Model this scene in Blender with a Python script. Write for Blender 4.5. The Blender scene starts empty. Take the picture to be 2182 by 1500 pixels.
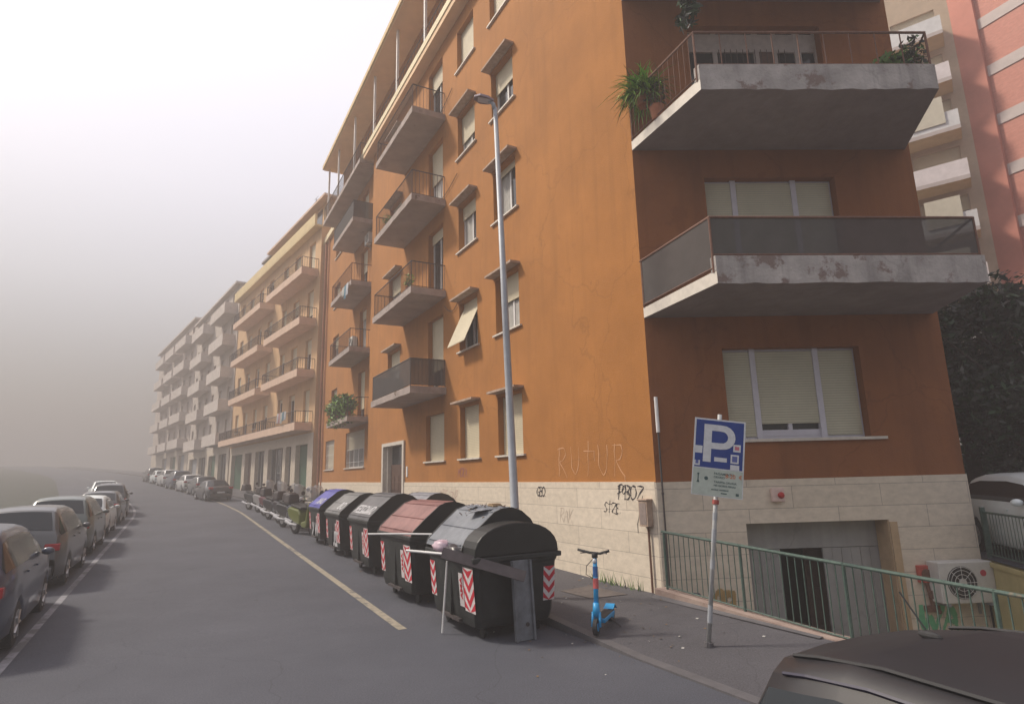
import bpy, bmesh, math, random
from mathutils import Vector, Matrix
random.seed(7)
SC = bpy.context.scene
COL = SC.collection
rad = math.radians

# ------------------------------------------------------------------ camera
CAM_H = 2.35
PITCH, ROLL, FPX = rad(11.47), rad(-1.49), 1280.0
sp, cp, sr, cr = math.sin(PITCH), math.cos(PITCH), math.sin(ROLL), math.cos(ROLL)
M0 = Matrix(((1, 0, 0), (0, sp, -cp), (0, cp, sp)))
MR = Matrix(((cr, -sr, 0), (sr, cr, 0), (0, 0, 1)))
MC = MR @ M0
camd = bpy.data.cameras.new('camera')
cam = bpy.data.objects.new('camera', camd)
COL.objects.link(cam)
camd.sensor_width = 36
camd.lens = 36 * FPX / 2182
camd.clip_end = 3000
camd.clip_start = 0.05
rot = Matrix((MC[0], -MC[1], -MC[2])).transposed()
cam.matrix_world = Matrix.Translation((0, 0, CAM_H)) @ rot.to_4x4()
SC.camera = cam

# ------------------------------------------------------------------ world, sun, exposure
SUN_EL, SUN_AZ = 48, -78           # azimuth clockwise from +Y
w = bpy.data.worlds.new('World'); SC.world = w; w.use_nodes = True
nt = w.node_tree; nt.nodes.clear()
wo = nt.nodes.new('ShaderNodeOutputWorld')
sky = nt.nodes.new('ShaderNodeTexSky'); sky.sky_type = 'NISHITA'; sky.sun_disc = False
sky.sun_elevation = rad(SUN_EL); sky.sun_rotation = rad(SUN_AZ)
sky.dust_density = 4; sky.air_density = 1.2
bg1 = nt.nodes.new('ShaderNodeBackground'); bg1.inputs[1].default_value = 0.05
nt.links.new(sky.outputs[0], bg1.inputs[0])
tc = nt.nodes.new('ShaderNodeTexCoord')
sx = nt.nodes.new('ShaderNodeSeparateXYZ'); nt.links.new(tc.outputs['Generated'], sx.inputs[0])
rp = nt.nodes.new('ShaderNodeValToRGB')
cr_ = rp.color_ramp
stops = [(0.0, (.105, .098, .098)), (0.06, (.13, .12, .12)), (0.16, (.25, .225, .222)), (0.28, (.46, .425, .42)),
         (0.42, (.62, .575, .59)), (0.58, (.72, .675, .70)), (1.0, (.75, .70, .74))]
cr_.elements[0].position = stops[0][0]; cr_.elements[0].color = (*stops[0][1], 1)
cr_.elements[1].position = stops[-1][0]; cr_.elements[1].color = (*stops[-1][1], 1)
for p_, c_ in stops[1:-1]:
    e_ = cr_.elements.new(p_); e_.color = (*c_, 1)
nt.links.new(sx.outputs['Z'], rp.inputs[0])
# the open sky lies ahead and to the left; dimmed behind the viewer for unbuilt houses, to darken the garage side
mr_ = nt.nodes.new('ShaderNodeMapRange'); mr_.inputs[1].default_value = -.75; mr_.inputs[2].default_value = .30; mr_.inputs[3].default_value = .62; mr_.inputs[4].default_value = 1.0
nt.links.new(sx.outputs['Y'], mr_.inputs[0])
bg2 = nt.nodes.new('ShaderNodeBackground'); nt.links.new(mr_.outputs[0], bg2.inputs[1])
nt.links.new(rp.outputs[0], bg2.inputs[0])
ads = nt.nodes.new('ShaderNodeAddShader')
nt.links.new(bg1.outputs[0], ads.inputs[0]); nt.links.new(bg2.outputs[0], ads.inputs[1])
nt.links.new(ads.outputs[0], wo.inputs[0])

sl = bpy.data.lights.new('sun', 'SUN'); sl.energy = 3.2; sl.angle = rad(7); sl.color = (1, .90, .76)
so = bpy.data.objects.new('sun', sl); COL.objects.link(so)
ce = math.cos(rad(SUN_EL))
sdir = Vector((math.sin(rad(SUN_AZ)) * ce, math.cos(rad(SUN_AZ)) * ce, math.sin(rad(SUN_EL))))
so.rotation_euler = sdir.to_track_quat('Z', 'Y').to_euler(); so.location = (0, 0, 60)
SC.view_settings.view_transform = 'Standard'; SC.view_settings.look = 'None'
SC.view_settings.exposure = 0.58; SC.view_settings.gamma = 1

# ------------------------------------------------------------------ haze settings (box is built at the end)
HAZE_DENSITY = 0.0080

# ------------------------------------------------------------------ frames of reference
AZ_A, AZ_B, AZ_2 = rad(-28.9), rad(87.55), rad(-37.5)
def dirv(az): return Vector((math.sin(az), math.cos(az), 0))
DA, DB, D2 = dirv(AZ_A), dirv(AZ_B), dirv(AZ_2)
NA = Vector((DA.y, -DA.x, 0))                       # from camera towards the facades
CORNER = Vector((11.8 * math.sin(rad(12.85)), 11.8 * math.cos(rad(12.85)), 0))
class Frame:
    """s along the facade, o outwards from it, z up"""
    def __init__(s_, P, D, out): s_.P, s_.D, s_.N = P.copy(), D.copy(), out.copy()
    def __call__(s_, s, o, z): return s_.P + s_.D * s + s_.N * o + Vector((0, 0, z))
FA = Frame(CORNER, DA, -NA)
FB = Frame(CORNER, DB, Vector((DB.y, -DB.x, 0)))
P2 = CORNER + DA * 33.3
F2 = Frame(P2, D2, Vector((-D2.y, D2.x, 0)))
FW = Frame(Vector((0, 0, 0)), Vector((1, 0, 0)), Vector((0, 1, 0)))

def road_z(a):
    if a < 10: return 0.0
    if a < 42: return .022 * (a - 10)
    return .704 + .04 * (a - 42)
_pts = []
def _centre():
    x = Vector((0, 0, 0)) + DA * (-60); a = -60.0; st = .5
    while a < 330:
        az = AZ_A
        if a > 36: az -= rad(8.6) * min(1, (a - 36) / 16)
        if a > 90: az -= rad(7) * min(1, (a - 90) / 60)
        _pts.append((a, x.copy(), az)); x += dirv(az) * st; a += st
_centre()
def street(a, l, dz=0.0):
    i = max(0, min(len(_pts) - 1, int((a + 60) / .5)))
    aa, p, az = _pts[i]; d = dirv(az)
    q = p + d * (a - aa) + Vector((d.y, -d.x, 0)) * l
    return Vector((q.x, q.y, road_z(a) + dz))
def street_az(a):
    return _pts[max(0, min(len(_pts) - 1, int((a + 60) / .5)))][2]

# ------------------------------------------------------------------ mesh builder
def root_loc(o):
    while o.parent: o = o.parent
    return o.location
class MB:
    def __init__(s): s.v, s.f, s.m, s.uv = [], [], [], {}
    def add(s, vs, fs, m=0, uv=None):
        b = len(s.v); s.v += [Vector(x) for x in vs]
        for k, f in enumerate(fs):
            if uv: s.uv[len(s.f)] = uv[k]
            s.f.append(tuple(b + i for i in f)); s.m.append(m)
        return s
    def box(s, F, s0, s1, o0, o1, z0, z1, m=0, taper=None):
        vs = [F(a, b, c) for c in (z0, z1) for b in (o0, o1) for a in (s0, s1)]
        if taper:
            t = taper
            mx, my = (s0 + s1) / 2, (o0 + o1) / 2
            vs = [F(mx + (a - mx) * (t if c == z1 else 1), my + (b - my) * (t if c == z1 else 1), c) for c in (z0, z1) for b in (o0, o1) for a in (s0, s1)]
        return s.add(vs, [(0, 1, 3, 2), (4, 6, 7, 5), (0, 4, 5, 1), (2, 3, 7, 6), (0, 2, 6, 4), (1, 5, 7, 3)], m)
    def quad(s, a, b, c, d, m=0, uv=None): return s.add([a, b, c, d], [(0, 1, 2, 3)], m, [uv] if uv else None)
    def prism(s, poly, z0, z1, m=0):
        n = len(poly)
        vs = [(p[0], p[1], z0) for p in poly] + [(p[0], p[1], z1) for p in poly]
        return s.add(vs, [tuple(range(n))[::-1], tuple(range(n, 2 * n))] + [(i, (i + 1) % n, n + (i + 1) % n, n + i) for i in range(n)], m)
    def extr(s, prof, fn, x0, x1, m=0):
        """closed profile [(y,z)] swept along x through fn(x,y,z)"""
        n = len(prof)
        vs = [fn(x0, *p) for p in prof] + [fn(x1, *p) for p in prof]
        return s.add(vs, [tuple(range(n))[::-1], tuple(range(n, 2 * n))] + [(i, (i + 1) % n, n + (i + 1) % n, n + i) for i in range(n)], m)
    def tube(s, pts, r, n=8, m=0, cap=True):
        pts = [Vector(p) for p in pts]; rs = r if isinstance(r, (list, tuple)) else [r] * len(pts)
        b = len(s.v); up = Vector((0, 0, 1)); prev = None
        for i, p in enumerate(pts):
            t = (pts[min(i + 1, len(pts) - 1)] - pts[max(i - 1, 0)]).normalized()
            if prev is None:
                u = t.cross(up)
                if u.length < 1e-3: u = t.cross(Vector((1, 0, 0)))
            else: u = prev - t * prev.dot(t)
            u.normalize(); prev = u; v = t.cross(u)
            for k in range(n):
                a = 2 * math.pi * k / n
                s.v.append(p + (u * math.cos(a) + v * math.sin(a)) * rs[i])
        for i in range(len(pts) - 1):
            for k in range(n):
                s.f.append((b + i * n + k, b + i * n + (k + 1) % n, b + (i + 1) * n + (k + 1) % n, b + (i + 1) * n + k)); s.m.append(m)
        if cap:
            s.f.append(tuple(b + k for k in range(n))[::-1]); s.m.append(m)
            e = b + (len(pts) - 1) * n
            s.f.append(tuple(e + k for k in range(n))); s.m.append(m)
        return s
    def ball(s, c, r, m=0, nu=10, nv=6):
        c = Vector(c); rx, ry, rz = r if isinstance(r, (tuple, list)) else (r, r, r); b = len(s.v)
        for j in range(nv + 1):
            th = math.pi * j / nv
            for i in range(nu):
                ph = 2 * math.pi * i / nu
                s.v.append(c + Vector((rx * math.sin(th) * math.cos(ph), ry * math.sin(th) * math.sin(ph), rz * math.cos(th))))
        for j in range(nv):
            for i in range(nu):
                s.f.append((b + j * nu + i, b + j * nu + (i + 1) % nu, b + (j + 1) * nu + (i + 1) % nu, b + (j + 1) * nu + i)); s.m.append(m)
        return s
    def disc(s, c, ax, r, t, n=20, m=0):
        ax = Vector(ax).normalized(); c = Vector(c)
        return s.tube([c - ax * t / 2, c + ax * t / 2], r, n, m)
    def leaves(s, c, r, n, size, mats=(0,), shell=.35):
        c = Vector(c)
        for _ in range(n):
            d = Vector((random.gauss(0, 1), random.gauss(0, 1), random.gauss(0, 1)))
            if d.length < 1e-3: continue
            d.normalize(); q = shell + (1 - shell) * random.random() ** .6
            p = c + Vector((d.x * r[0], d.y * r[1], d.z * r[2])) * q
            u = Vector((random.gauss(0, 1), random.gauss(0, 1), random.gauss(0, .7))).normalized()
            v = u.cross(Vector((random.gauss(0, 1), random.gauss(0, 1), random.gauss(0, 1))))
            if v.length < 1e-3: continue
            v.normalize(); z = size * random.uniform(.6, 1.3)
            s.add([p - u * z, p + v * z * .35, p + u * z, p - v * z * .35], [(0, 1, 2, 3)], random.choice(mats))
        return s
    def build(s, name, mats, parent=None, world=True, smooth=False, bevel=0, norm=True):
        me = bpy.data.meshes.new(name)
        L = root_loc(parent) if (parent and world) else Vector((0, 0, 0))
        me.from_pydata([tuple(v - L) for v in s.v], [], s.f)
        if not isinstance(mats, (list, tuple)): mats = [mats]
        for m in mats: me.materials.append(m)
        me.polygons.foreach_set('material_index', s.m)
        if s.uv:
            ul = me.uv_layers.new(name='UVMap')
            for pi, uvs in s.uv.items():
                for li, q in zip(me.polygons[pi].loop_indices, uvs): ul.data[li].uv = q
        if norm:
            bm = bmesh.new(); bm.from_mesh(me); bmesh.ops.remove_doubles(bm, verts=bm.verts, dist=1e-5) if not s.uv and len(s.f) < 3000 else None
            bmesh.ops.recalc_face_normals(bm, faces=bm.faces); bm.to_mesh(me); bm.free()
        if smooth:
            me.polygons.foreach_set('use_smooth', [True] * len(me.polygons))
        me.update()
        o = bpy.data.objects.new(name, me); COL.objects.link(o)
        if parent: o.parent = parent
        if bevel:
            b = o.modifiers.new('bevel', 'BEVEL'); b.width = bevel; b.segments = 2; b.limit_method = 'ANGLE'; b.angle_limit = rad(35)
        return o
def thing(name, label, cat, loc=(0, 0, 0), rz=0, group=None, kind=None):
    o = bpy.data.objects.new(name, None); COL.objects.link(o); o.empty_display_size = .2
    o.location = loc; o.rotation_euler = (0, 0, rz)
    return tag(o, label, cat, group, kind)
def tag(o, label, cat, group=None, kind=None):
    if label: o['label'] = label
    if cat: o['category'] = cat
    if group: o['group'] = group
    if kind: o['kind'] = kind
    return o
def struct(o, label, cat=None):
    o['kind'] = 'structure'; o['label'] = label; o['category'] = cat or o.name.replace('_', ' ').split('.')[0]; return o
def kids(o): return [c for c in bpy.data.objects if c.parent == o]
def dup(root, loc, rz, label, mats=None):
    r = root.copy(); COL.objects.link(r); r.location = loc; r.rotation_euler = (0, 0, rz); r['label'] = label
    for ch in kids(root):
        c = ch.copy(); COL.objects.link(c); c.parent = r
        if mats and ch.name.split('.')[0] in mats:
            c.data = c.data.copy(); c.data.materials[0] = mats[ch.name.split('.')[0]]
        for g in kids(ch):
            d = g.copy(); COL.objects.link(d); d.parent = c
    return r

# ------------------------------------------------------------------ materials
def nodes(m): return m.node_tree.nodes, m.node_tree.links
def mat(name, col, rough=.75, var=.12, scale=3.0, metal=0, bump=0.0, bscale=40, col2=None, streak=0, coat=0, alpha=1, stain=None, stain_at=.6, coord='Object', spec=None):
    m = bpy.data.materials.new(name); m.use_nodes = True
    N, L = nodes(m); P = N['Principled BSDF']
    P.inputs['Roughness'].default_value = rough; P.inputs['Metallic'].default_value = metal
    if coat: P.inputs['Coat Weight'].default_value = coat
    if spec is not None: P.inputs['Specular IOR Level'].default_value = spec
    t = N.new('ShaderNodeTexCoord')
    src = t.outputs[coord]
    if var or col2:
        n = N.new('ShaderNodeTexNoise'); n.inputs['Scale'].default_value = scale; n.inputs['Detail'].default_value = 8; n.inputs['Roughness'].default_value = .65
        L.new(src, n.inputs['Vector'])
        r = N.new('ShaderNodeMapRange'); r.inputs[1].default_value = .32; r.inputs[2].default_value = .68
        L.new(n.outputs['Fac'], r.inputs[0])
        mx = N.new('ShaderNodeMix'); mx.data_type = 'RGBA'
        c2 = col2 or tuple(min(1, c * (1 + var)) for c in col)
        c1 = tuple(c * (1 - var) for c in col)
        mx.inputs[6].default_value = (*c1, 1); mx.inputs[7].default_value = (*c2, 1)
        L.new(r.outputs[0], mx.inputs[0]); out = mx.outputs[2]
        if streak:
            mp = N.new('ShaderNodeMapping'); mp.inputs['Scale'].default_value = (1.6, 1.6, .12); L.new(src, mp.inputs[0])
            n2 = N.new('ShaderNodeTexNoise'); n2.inputs['Scale'].default_value = 2.2; n2.inputs['Detail'].default_value = 6; L.new(mp.outputs[0], n2.inputs['Vector'])
            r2 = N.new('ShaderNodeMapRange'); r2.inputs[1].default_value = .5; r2.inputs[2].default_value = .75; r2.inputs[4].default_value = streak
            L.new(n2.outputs['Fac'], r2.inputs[0])
            m2 = N.new('ShaderNodeMix'); m2.data_type = 'RGBA'; m2.inputs[7].default_value = (*[c * .55 for c in col], 1)
            L.new(r2.outputs[0], m2.inputs[0]); L.new(out, m2.inputs[6]); out = m2.outputs[2]
            mp2 = N.new('ShaderNodeMapping'); mp2.inputs['Scale'].default_value = (5.5, 5.5, .35); mp2.inputs['Location'].default_value = (3, 7, 1); L.new(src, mp2.inputs[0])
            n4 = N.new('ShaderNodeTexNoise'); n4.inputs['Scale'].default_value = 1.5; n4.inputs['Detail'].default_value = 8; n4.inputs['Roughness'].default_value = .7; L.new(mp2.outputs[0], n4.inputs['Vector'])
            r4 = N.new('ShaderNodeMapRange'); r4.inputs[1].default_value = .57; r4.inputs[2].default_value = .74; r4.inputs[4].default_value = streak * .6; L.new(n4.outputs['Fac'], r4.inputs[0])
            m4 = N.new('ShaderNodeMix'); m4.data_type = 'RGBA'; m4.inputs[7].default_value = (*[c * .62 for c in col], 1)
            L.new(r4.outputs[0], m4.inputs[0]); L.new(out, m4.inputs[6]); out = m4.outputs[2]
            vo = N.new('ShaderNodeTexVoronoi'); vo.feature = 'DISTANCE_TO_EDGE'; vo.inputs['Scale'].default_value = .45
            nd = N.new('ShaderNodeTexNoise'); nd.inputs['Scale'].default_value = 1.6; nd.inputs['Detail'].default_value = 8; L.new(src, nd.inputs['Vector'])
            mv = N.new('ShaderNodeMix'); mv.data_type = 'RGBA'; mv.inputs[0].default_value = .45; L.new(src, mv.inputs[6]); L.new(nd.outputs['Color'], mv.inputs[7]); L.new(mv.outputs[2], vo.inputs['Vector'])
            rv = N.new('ShaderNodeMapRange'); rv.inputs[1].default_value = .0; rv.inputs[2].default_value = .006; rv.inputs[3].default_value = .30; rv.inputs[4].default_value = 0; L.new(vo.outputs['Distance'], rv.inputs[0])
            m5 = N.new('ShaderNodeMix'); m5.data_type = 'RGBA'; m5.inputs[7].default_value = (*[c * .45 for c in col], 1)
            L.new(rv.outputs[0], m5.inputs[0]); L.new(out, m5.inputs[6]); out = m5.outputs[2]
        if stain:
            n3 = N.new('ShaderNodeTexNoise'); n3.inputs['Scale'].default_value = 1.7; n3.inputs['Detail'].default_value = 10; n3.inputs['Roughness'].default_value = .7
            L.new(src, n3.inputs['Vector'])
            r3 = N.new('ShaderNodeMapRange'); r3.inputs[1].default_value = stain_at; r3.inputs[2].default_value = stain_at + .05
            L.new(n3.outputs['Fac'], r3.inputs[0])
            m3 = N.new('ShaderNodeMix'); m3.data_type = 'RGBA'; m3.inputs[7].default_value = (*stain, 1)
            L.new(r3.outputs[0], m3.inputs[0]); L.new(out, m3.inputs[6]); out = m3.outputs[2]
        L.new(out, P.inputs['Base Color'])
    else: P.inputs['Base Color'].default_value = (*col, 1)
    if bump:
        nb = N.new('ShaderNodeTexNoise'); nb.inputs['Scale'].default_value = bscale; nb.inputs['Detail'].default_value = 5; L.new(src, nb.inputs['Vector'])
        b = N.new('ShaderNodeBump'); b.inputs['Strength'].default_value = bump; b.inputs['Distance'].default_value = .02
        L.new(nb.outputs['Fac'], b.inputs['Height']); L.new(b.outputs[0], P.inputs['Normal'])
    if alpha < 1: P.inputs['Alpha'].default_value = alpha
    return m
def slat_mat(name, col, pitch=.05, dark=.55, horizontal=True):
    """roller shutter slats: thin dark joints every pitch metres (height), with a small rounded bump"""
    m = mat(name, col, .6, .07, 1.5); N, L = nodes(m); P = N['Principled BSDF']
    t = N.new('ShaderNodeTexCoord'); s = N.new('ShaderNodeSeparateXYZ'); L.new(t.outputs['Object'], s.inputs[0])
    a = N.new('ShaderNodeMath'); a.operation = 'DIVIDE'; a.inputs[1].default_value = pitch; L.new(s.outputs['Z'], a.inputs[0])
    f = N.new('ShaderNodeMath'); f.operation = 'FRACT'; L.new(a.outputs[0], f.inputs[0])
    g = N.new('ShaderNodeMath'); g.operation = 'LESS_THAN'; g.inputs[1].default_value = .14; L.new(f.outputs[0], g.inputs[0])
    src = P.inputs['Base Color'].links[0].from_socket
    mx = N.new('ShaderNodeMix'); mx.data_type = 'RGBA'; mx.inputs[7].default_value = (*[c * dark for c in col], 1)
    L.new(g.outputs[0], mx.inputs[0]); L.new(src, mx.inputs[6]); L.new(mx.outputs[2], P.inputs['Base Color'])
    b = N.new('ShaderNodeBump'); b.inputs['Strength'].default_value = .5; b.inputs['Distance'].default_value = .01
    L.new(f.outputs[0], b.inputs['Height']); L.new(b.outputs[0], P.inputs['Normal'])
    return m
def stone_mat(name, c1, c2, mortar, w_, h_, ms=.008, coord='UV', bump=.4, stain=None):
    m = bpy.data.materials.new(name); m.use_nodes = True; N, L = nodes(m); P = N['Principled BSDF']; P.inputs['Roughness'].default_value = .7
    t = N.new('ShaderNodeTexCoord'); b = N.new('ShaderNodeTexBrick'); L.new(t.outputs[coord], b.inputs['Vector'])
    b.inputs['Color1'].default_value = (*c1, 1); b.inputs['Color2'].default_value = (*c2, 1); b.inputs['Mortar'].default_value = (*mortar, 1)
    b.inputs['Scale'].default_value = 1; b.inputs['Brick Width'].default_value = w_; b.inputs['Row Height'].default_value = h_; b.inputs['Mortar Size'].default_value = ms
    b.inputs['Mortar Smooth'].default_value = .3; b.inputs['Bias'].default_value = -.1
    mp = N.new('ShaderNodeMapping'); mp.inputs['Scale'].default_value = (3, 5, 5); L.new(t.outputs[coord], mp.inputs[0])
    n = N.new('ShaderNodeTexNoise'); n.inputs['Scale'].default_value = 1.6; n.inputs['Detail'].default_value = 9; n.inputs['Roughness'].default_value = .7; L.new(mp.outputs[0], n.inputs['Vector'])
    r = N.new('ShaderNodeMapRange'); r.inputs[1].default_value = .3; r.inputs[2].default_value = .7; r.inputs[3].default_value = .82; r.inputs[4].default_value = 1.10; L.new(n.outputs['Fac'], r.inputs[0])
    mx = N.new('ShaderNodeMix'); mx.data_type = 'RGBA'; mx.blend_type = 'MULTIPLY'; mx.inputs[0].default_value = 1
    L.new(b.outputs['Color'], mx.inputs[6]); L.new(r.outputs[0], mx.inputs[7]); L.new(mx.outputs[2], P.inputs['Base Color'])
    bp = N.new('ShaderNodeBump'); bp.inputs['Strength'].default_value = bump; bp.inputs['Distance'].default_value = .01; bp.invert = True
    L.new(b.outputs['Fac'], bp.inputs['Height']); L.new(bp.outputs[0], P.inputs['Normal'])
    return m
def glass_mat(name, col=(.02, .025, .03), rough=.08):
    m = mat(name, col, rough, 0); return m

ORANGE = (.385, .150, .026)
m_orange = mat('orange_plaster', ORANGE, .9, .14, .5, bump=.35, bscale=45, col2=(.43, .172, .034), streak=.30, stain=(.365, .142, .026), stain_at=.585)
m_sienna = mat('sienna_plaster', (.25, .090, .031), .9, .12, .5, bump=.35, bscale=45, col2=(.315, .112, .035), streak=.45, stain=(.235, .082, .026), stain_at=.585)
m_trav = stone_mat('travertine_slabs', (.70, .615, .50), (.64, .56, .45), (.36, .31, .26), 1.7, .40, .006)
m_trav_plain = mat('travertine_plain', (.60, .52, .42), .6, .12, 5, bump=.15)
m_marble = mat('marble_sill', (.62, .57, .50), .5, .12, 6)
m_conc = mat('balcony_concrete', (.33, .27, .24), .9, .16, 2.0, bump=.5, bscale=25, col2=(.44, .37, .34), streak=.5, stain=(.13, .085, .065), stain_at=.60)
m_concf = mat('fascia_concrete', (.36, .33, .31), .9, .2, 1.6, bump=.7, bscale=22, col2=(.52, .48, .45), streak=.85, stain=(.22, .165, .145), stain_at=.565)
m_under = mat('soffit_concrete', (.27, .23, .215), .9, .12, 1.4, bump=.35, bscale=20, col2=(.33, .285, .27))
m_cream = mat('cream_plaster', (.66, .50, .27), .85, .08, 2, bump=.2)
m_peach = mat('peach_soffit', (.74, .52, .32), .85, .08, 1.2)
m_underl = mat('pinkish_soffit', (.40, .33, .29), .9, .14, 1.4, bump=.35, bscale=20, col2=(.47, .395, .35), stain=(.17, .12, .10), stain_at=.63)
m_hood = mat('hood_concrete', (.38, .27, .20), .9, .2, 5, bump=.4, col2=(.50, .38, .30))
m_shut = slat_mat('cream_shutter', (.60, .53, .38))
m_shutg = slat_mat('greenish_shutter', (.54, .52, .40))
m_white = mat('white_paint', (.72, .71, .70), .5, .06, 8)
m_whiteg = mat('lilac_white_frame', (.60, .59, .66), .45, .06, 8)
m_alu = mat('anodised_frame', (.42, .40, .38), .4, .08, 8)
m_glass = glass_mat('window_glass'); m_curt = mat('net_curtain', (.36, .35, .33), .8, .15, 6)
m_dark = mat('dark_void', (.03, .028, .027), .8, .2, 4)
m_iron = mat('dark_iron', (.055, .045, .045), .6, .2, 20)
m_rust = mat('rusty_iron', (.16, .08, .055), .8, .25, 15)
m_green = mat('green_rail_paint', (.035, .075, .062), .65, .15, 14, col2=(.075, .12, .10), stain=(.16, .13, .09), stain_at=.64)
m_panel = mat('brown_mesh_screen', (.062, .056, .055), .85, .12, 3, bump=.2, bscale=120, alpha=.88)
m_wood = mat('dark_wood', (.10, .055, .04), .5, .2, 8)
m_pipe = mat('copper_pipe', (.52, .24, .13), .55, .15, 6)
m_grey = mat('grey_metal', (.34, .36, .39), .55, .1, 6, metal=.25, bump=.05)
m_gate = mat('grey_gate_sheet', (.30, .30, .30), .6, .12, 2, bump=.1, streak=.35)
m_asph = None
def asphalt(name, c, c2):
    m = mat(name, c, .85, .1, .35, bump=.55, bscale=160, col2=c2, stain=(.038, .037, .042), stain_at=.66)
    N, L = nodes(m); P = N['Principled BSDF']
    src = P.inputs['Base Color'].links[0].from_socket
    t = N.new('ShaderNodeTexCoord'); n = N.new('ShaderNodeTexNoise'); n.inputs['Scale'].default_value = 55; n.inputs['Detail'].default_value = 4
    L.new(t.outputs['Object'], n.inputs['Vector'])
    r = N.new('ShaderNodeMapRange'); r.inputs[1].default_value = .3; r.inputs[2].default_value = .7; r.inputs[3].default_value = .7; r.inputs[4].default_value = 1.3
    L.new(n.outputs['Fac'], r.inputs[0])
    mx = N.new('ShaderNodeMix'); mx.data_type = 'RGBA'; mx.blend_type = 'MULTIPLY'; mx.inputs[0].default_value = 1
    L.new(src, mx.inputs[6]); L.new(r.outputs[0], mx.inputs[7]); L.new(mx.outputs[2], P.inputs['Base Color'])
    # cracks
    v = N.new('ShaderNodeTexVoronoi'); v.feature = 'DISTANCE_TO_EDGE'; v.inputs['Scale'].default_value = .42
    nn = N.new('ShaderNodeTexNoise'); nn.inputs['Scale'].default_value = 1.3; nn.inputs['Detail'].default_value = 6; L.new(t.outputs['Object'], nn.inputs['Vector'])
    mxv = N.new('ShaderNodeMix'); mxv.data_type = 'RGBA'; mxv.inputs[0].default_value = .35
    L.new(t.outputs['Object'], mxv.inputs[6]); L.new(nn.outputs['Color'], mxv.inputs[7]); L.new(mxv.outputs[2], v.inputs['Vector'])
    lt = N.new('ShaderNodeMath'); lt.operation = 'LESS_THAN'; lt.inputs[1].default_value = .0022; L.new(v.outputs['Distance'], lt.inputs[0])
    m2 = N.new('ShaderNodeMix'); m2.data_type = 'RGBA'; m2.inputs[7].default_value = (c[0] * .45, c[1] * .45, c[2] * .45, 1)
    ml = N.new('ShaderNodeMath'); ml.operation = 'MULTIPLY'; ml.inputs[1].default_value = .35; L.new(lt.outputs[0], ml.inputs[0])
    L.new(ml.outputs[0], m2.inputs[0]); L.new(mx.outputs[2], m2.inputs[6]); L.new(m2.outputs[2], P.inputs['Base Color'])
    return m
m_road = asphalt('road_asphalt', (.058, .062, .080), (.078, .082, .102))
m_walk = asphalt('pavement_asphalt', (.066, .064, .074), (.088, .085, .096))
m_kerb = mat('kerb_travertine', (.092, .088, .095), .8, .15, 5, bump=.3)
m_gnd = mat('earth_ground', (.035, .036, .03), .9, .25, .4)
m_yline = mat('worn_yellow_paint', (.27, .24, .185), .8, .25, 7, stain=(.12, .112, .11), stain_at=.54)
m_wline = mat('worn_white_paint', (.22, .22, .245), .8, .25, 7, stain=(.12, .12, .13), stain_at=.50)
m_red = mat('reflective_red', (.50, .02, .04), .5, .12, 12)
m_refw = mat('reflective_white', (.60, .56, .56), .5, .15, 12, stain=(.30, .27, .26), stain_at=.60)
m_black = mat('black_text', (.02, .02, .022), .8, .1, 9)
m_leafs = [mat('leaf_%s' % k, c, .6, .25, 9) for k, c in (('deep', (.035, .075, .03)), ('mid', (.10, .20, .05)), ('bright', (.22, .42, .07)), ('dusky', (.055, .065, .052)), ('grey', (.10, .11, .10)))]
m_terra = mat('terracotta', (.38, .15, .08), .8, .12, 8)
m_acw = mat('air_conditioner_white', (.60, .59, .56), .5, .08, 6)

# ------------------------------------------------------------------ text to mesh
def text_geo(txt, size=1.0, offset=0.0, shear=0.0, space=1.0):
    cu = bpy.data.curves.new('t', 'FONT'); cu.body = txt; cu.size = size; cu.offset = offset; cu.shear = shear; cu.space_character = space
    cu.resolution_u = 3
    o = bpy.data.objects.new('t', cu); COL.objects.link(o)
    dg = bpy.context.evaluated_depsgraph_get(); dg.update()
    me = bpy.data.meshes.new_from_object(o.evaluated_get(dg))
    vs = [v.co.copy() for v in me.vertices]; fs = [tuple(p.vertices) for p in me.polygons]
    bpy.data.objects.remove(o); bpy.data.curves.remove(cu); bpy.data.meshes.remove(me)
    return vs, fs
def put_text(mb, txt, size, fn, m=0, **k):
    """fn maps text (x,y) to a 3D point"""
    vs, fs = text_geo(txt, size, **k)
    mb.add([fn(v.x, v.y) for v in vs], fs, m)

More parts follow.
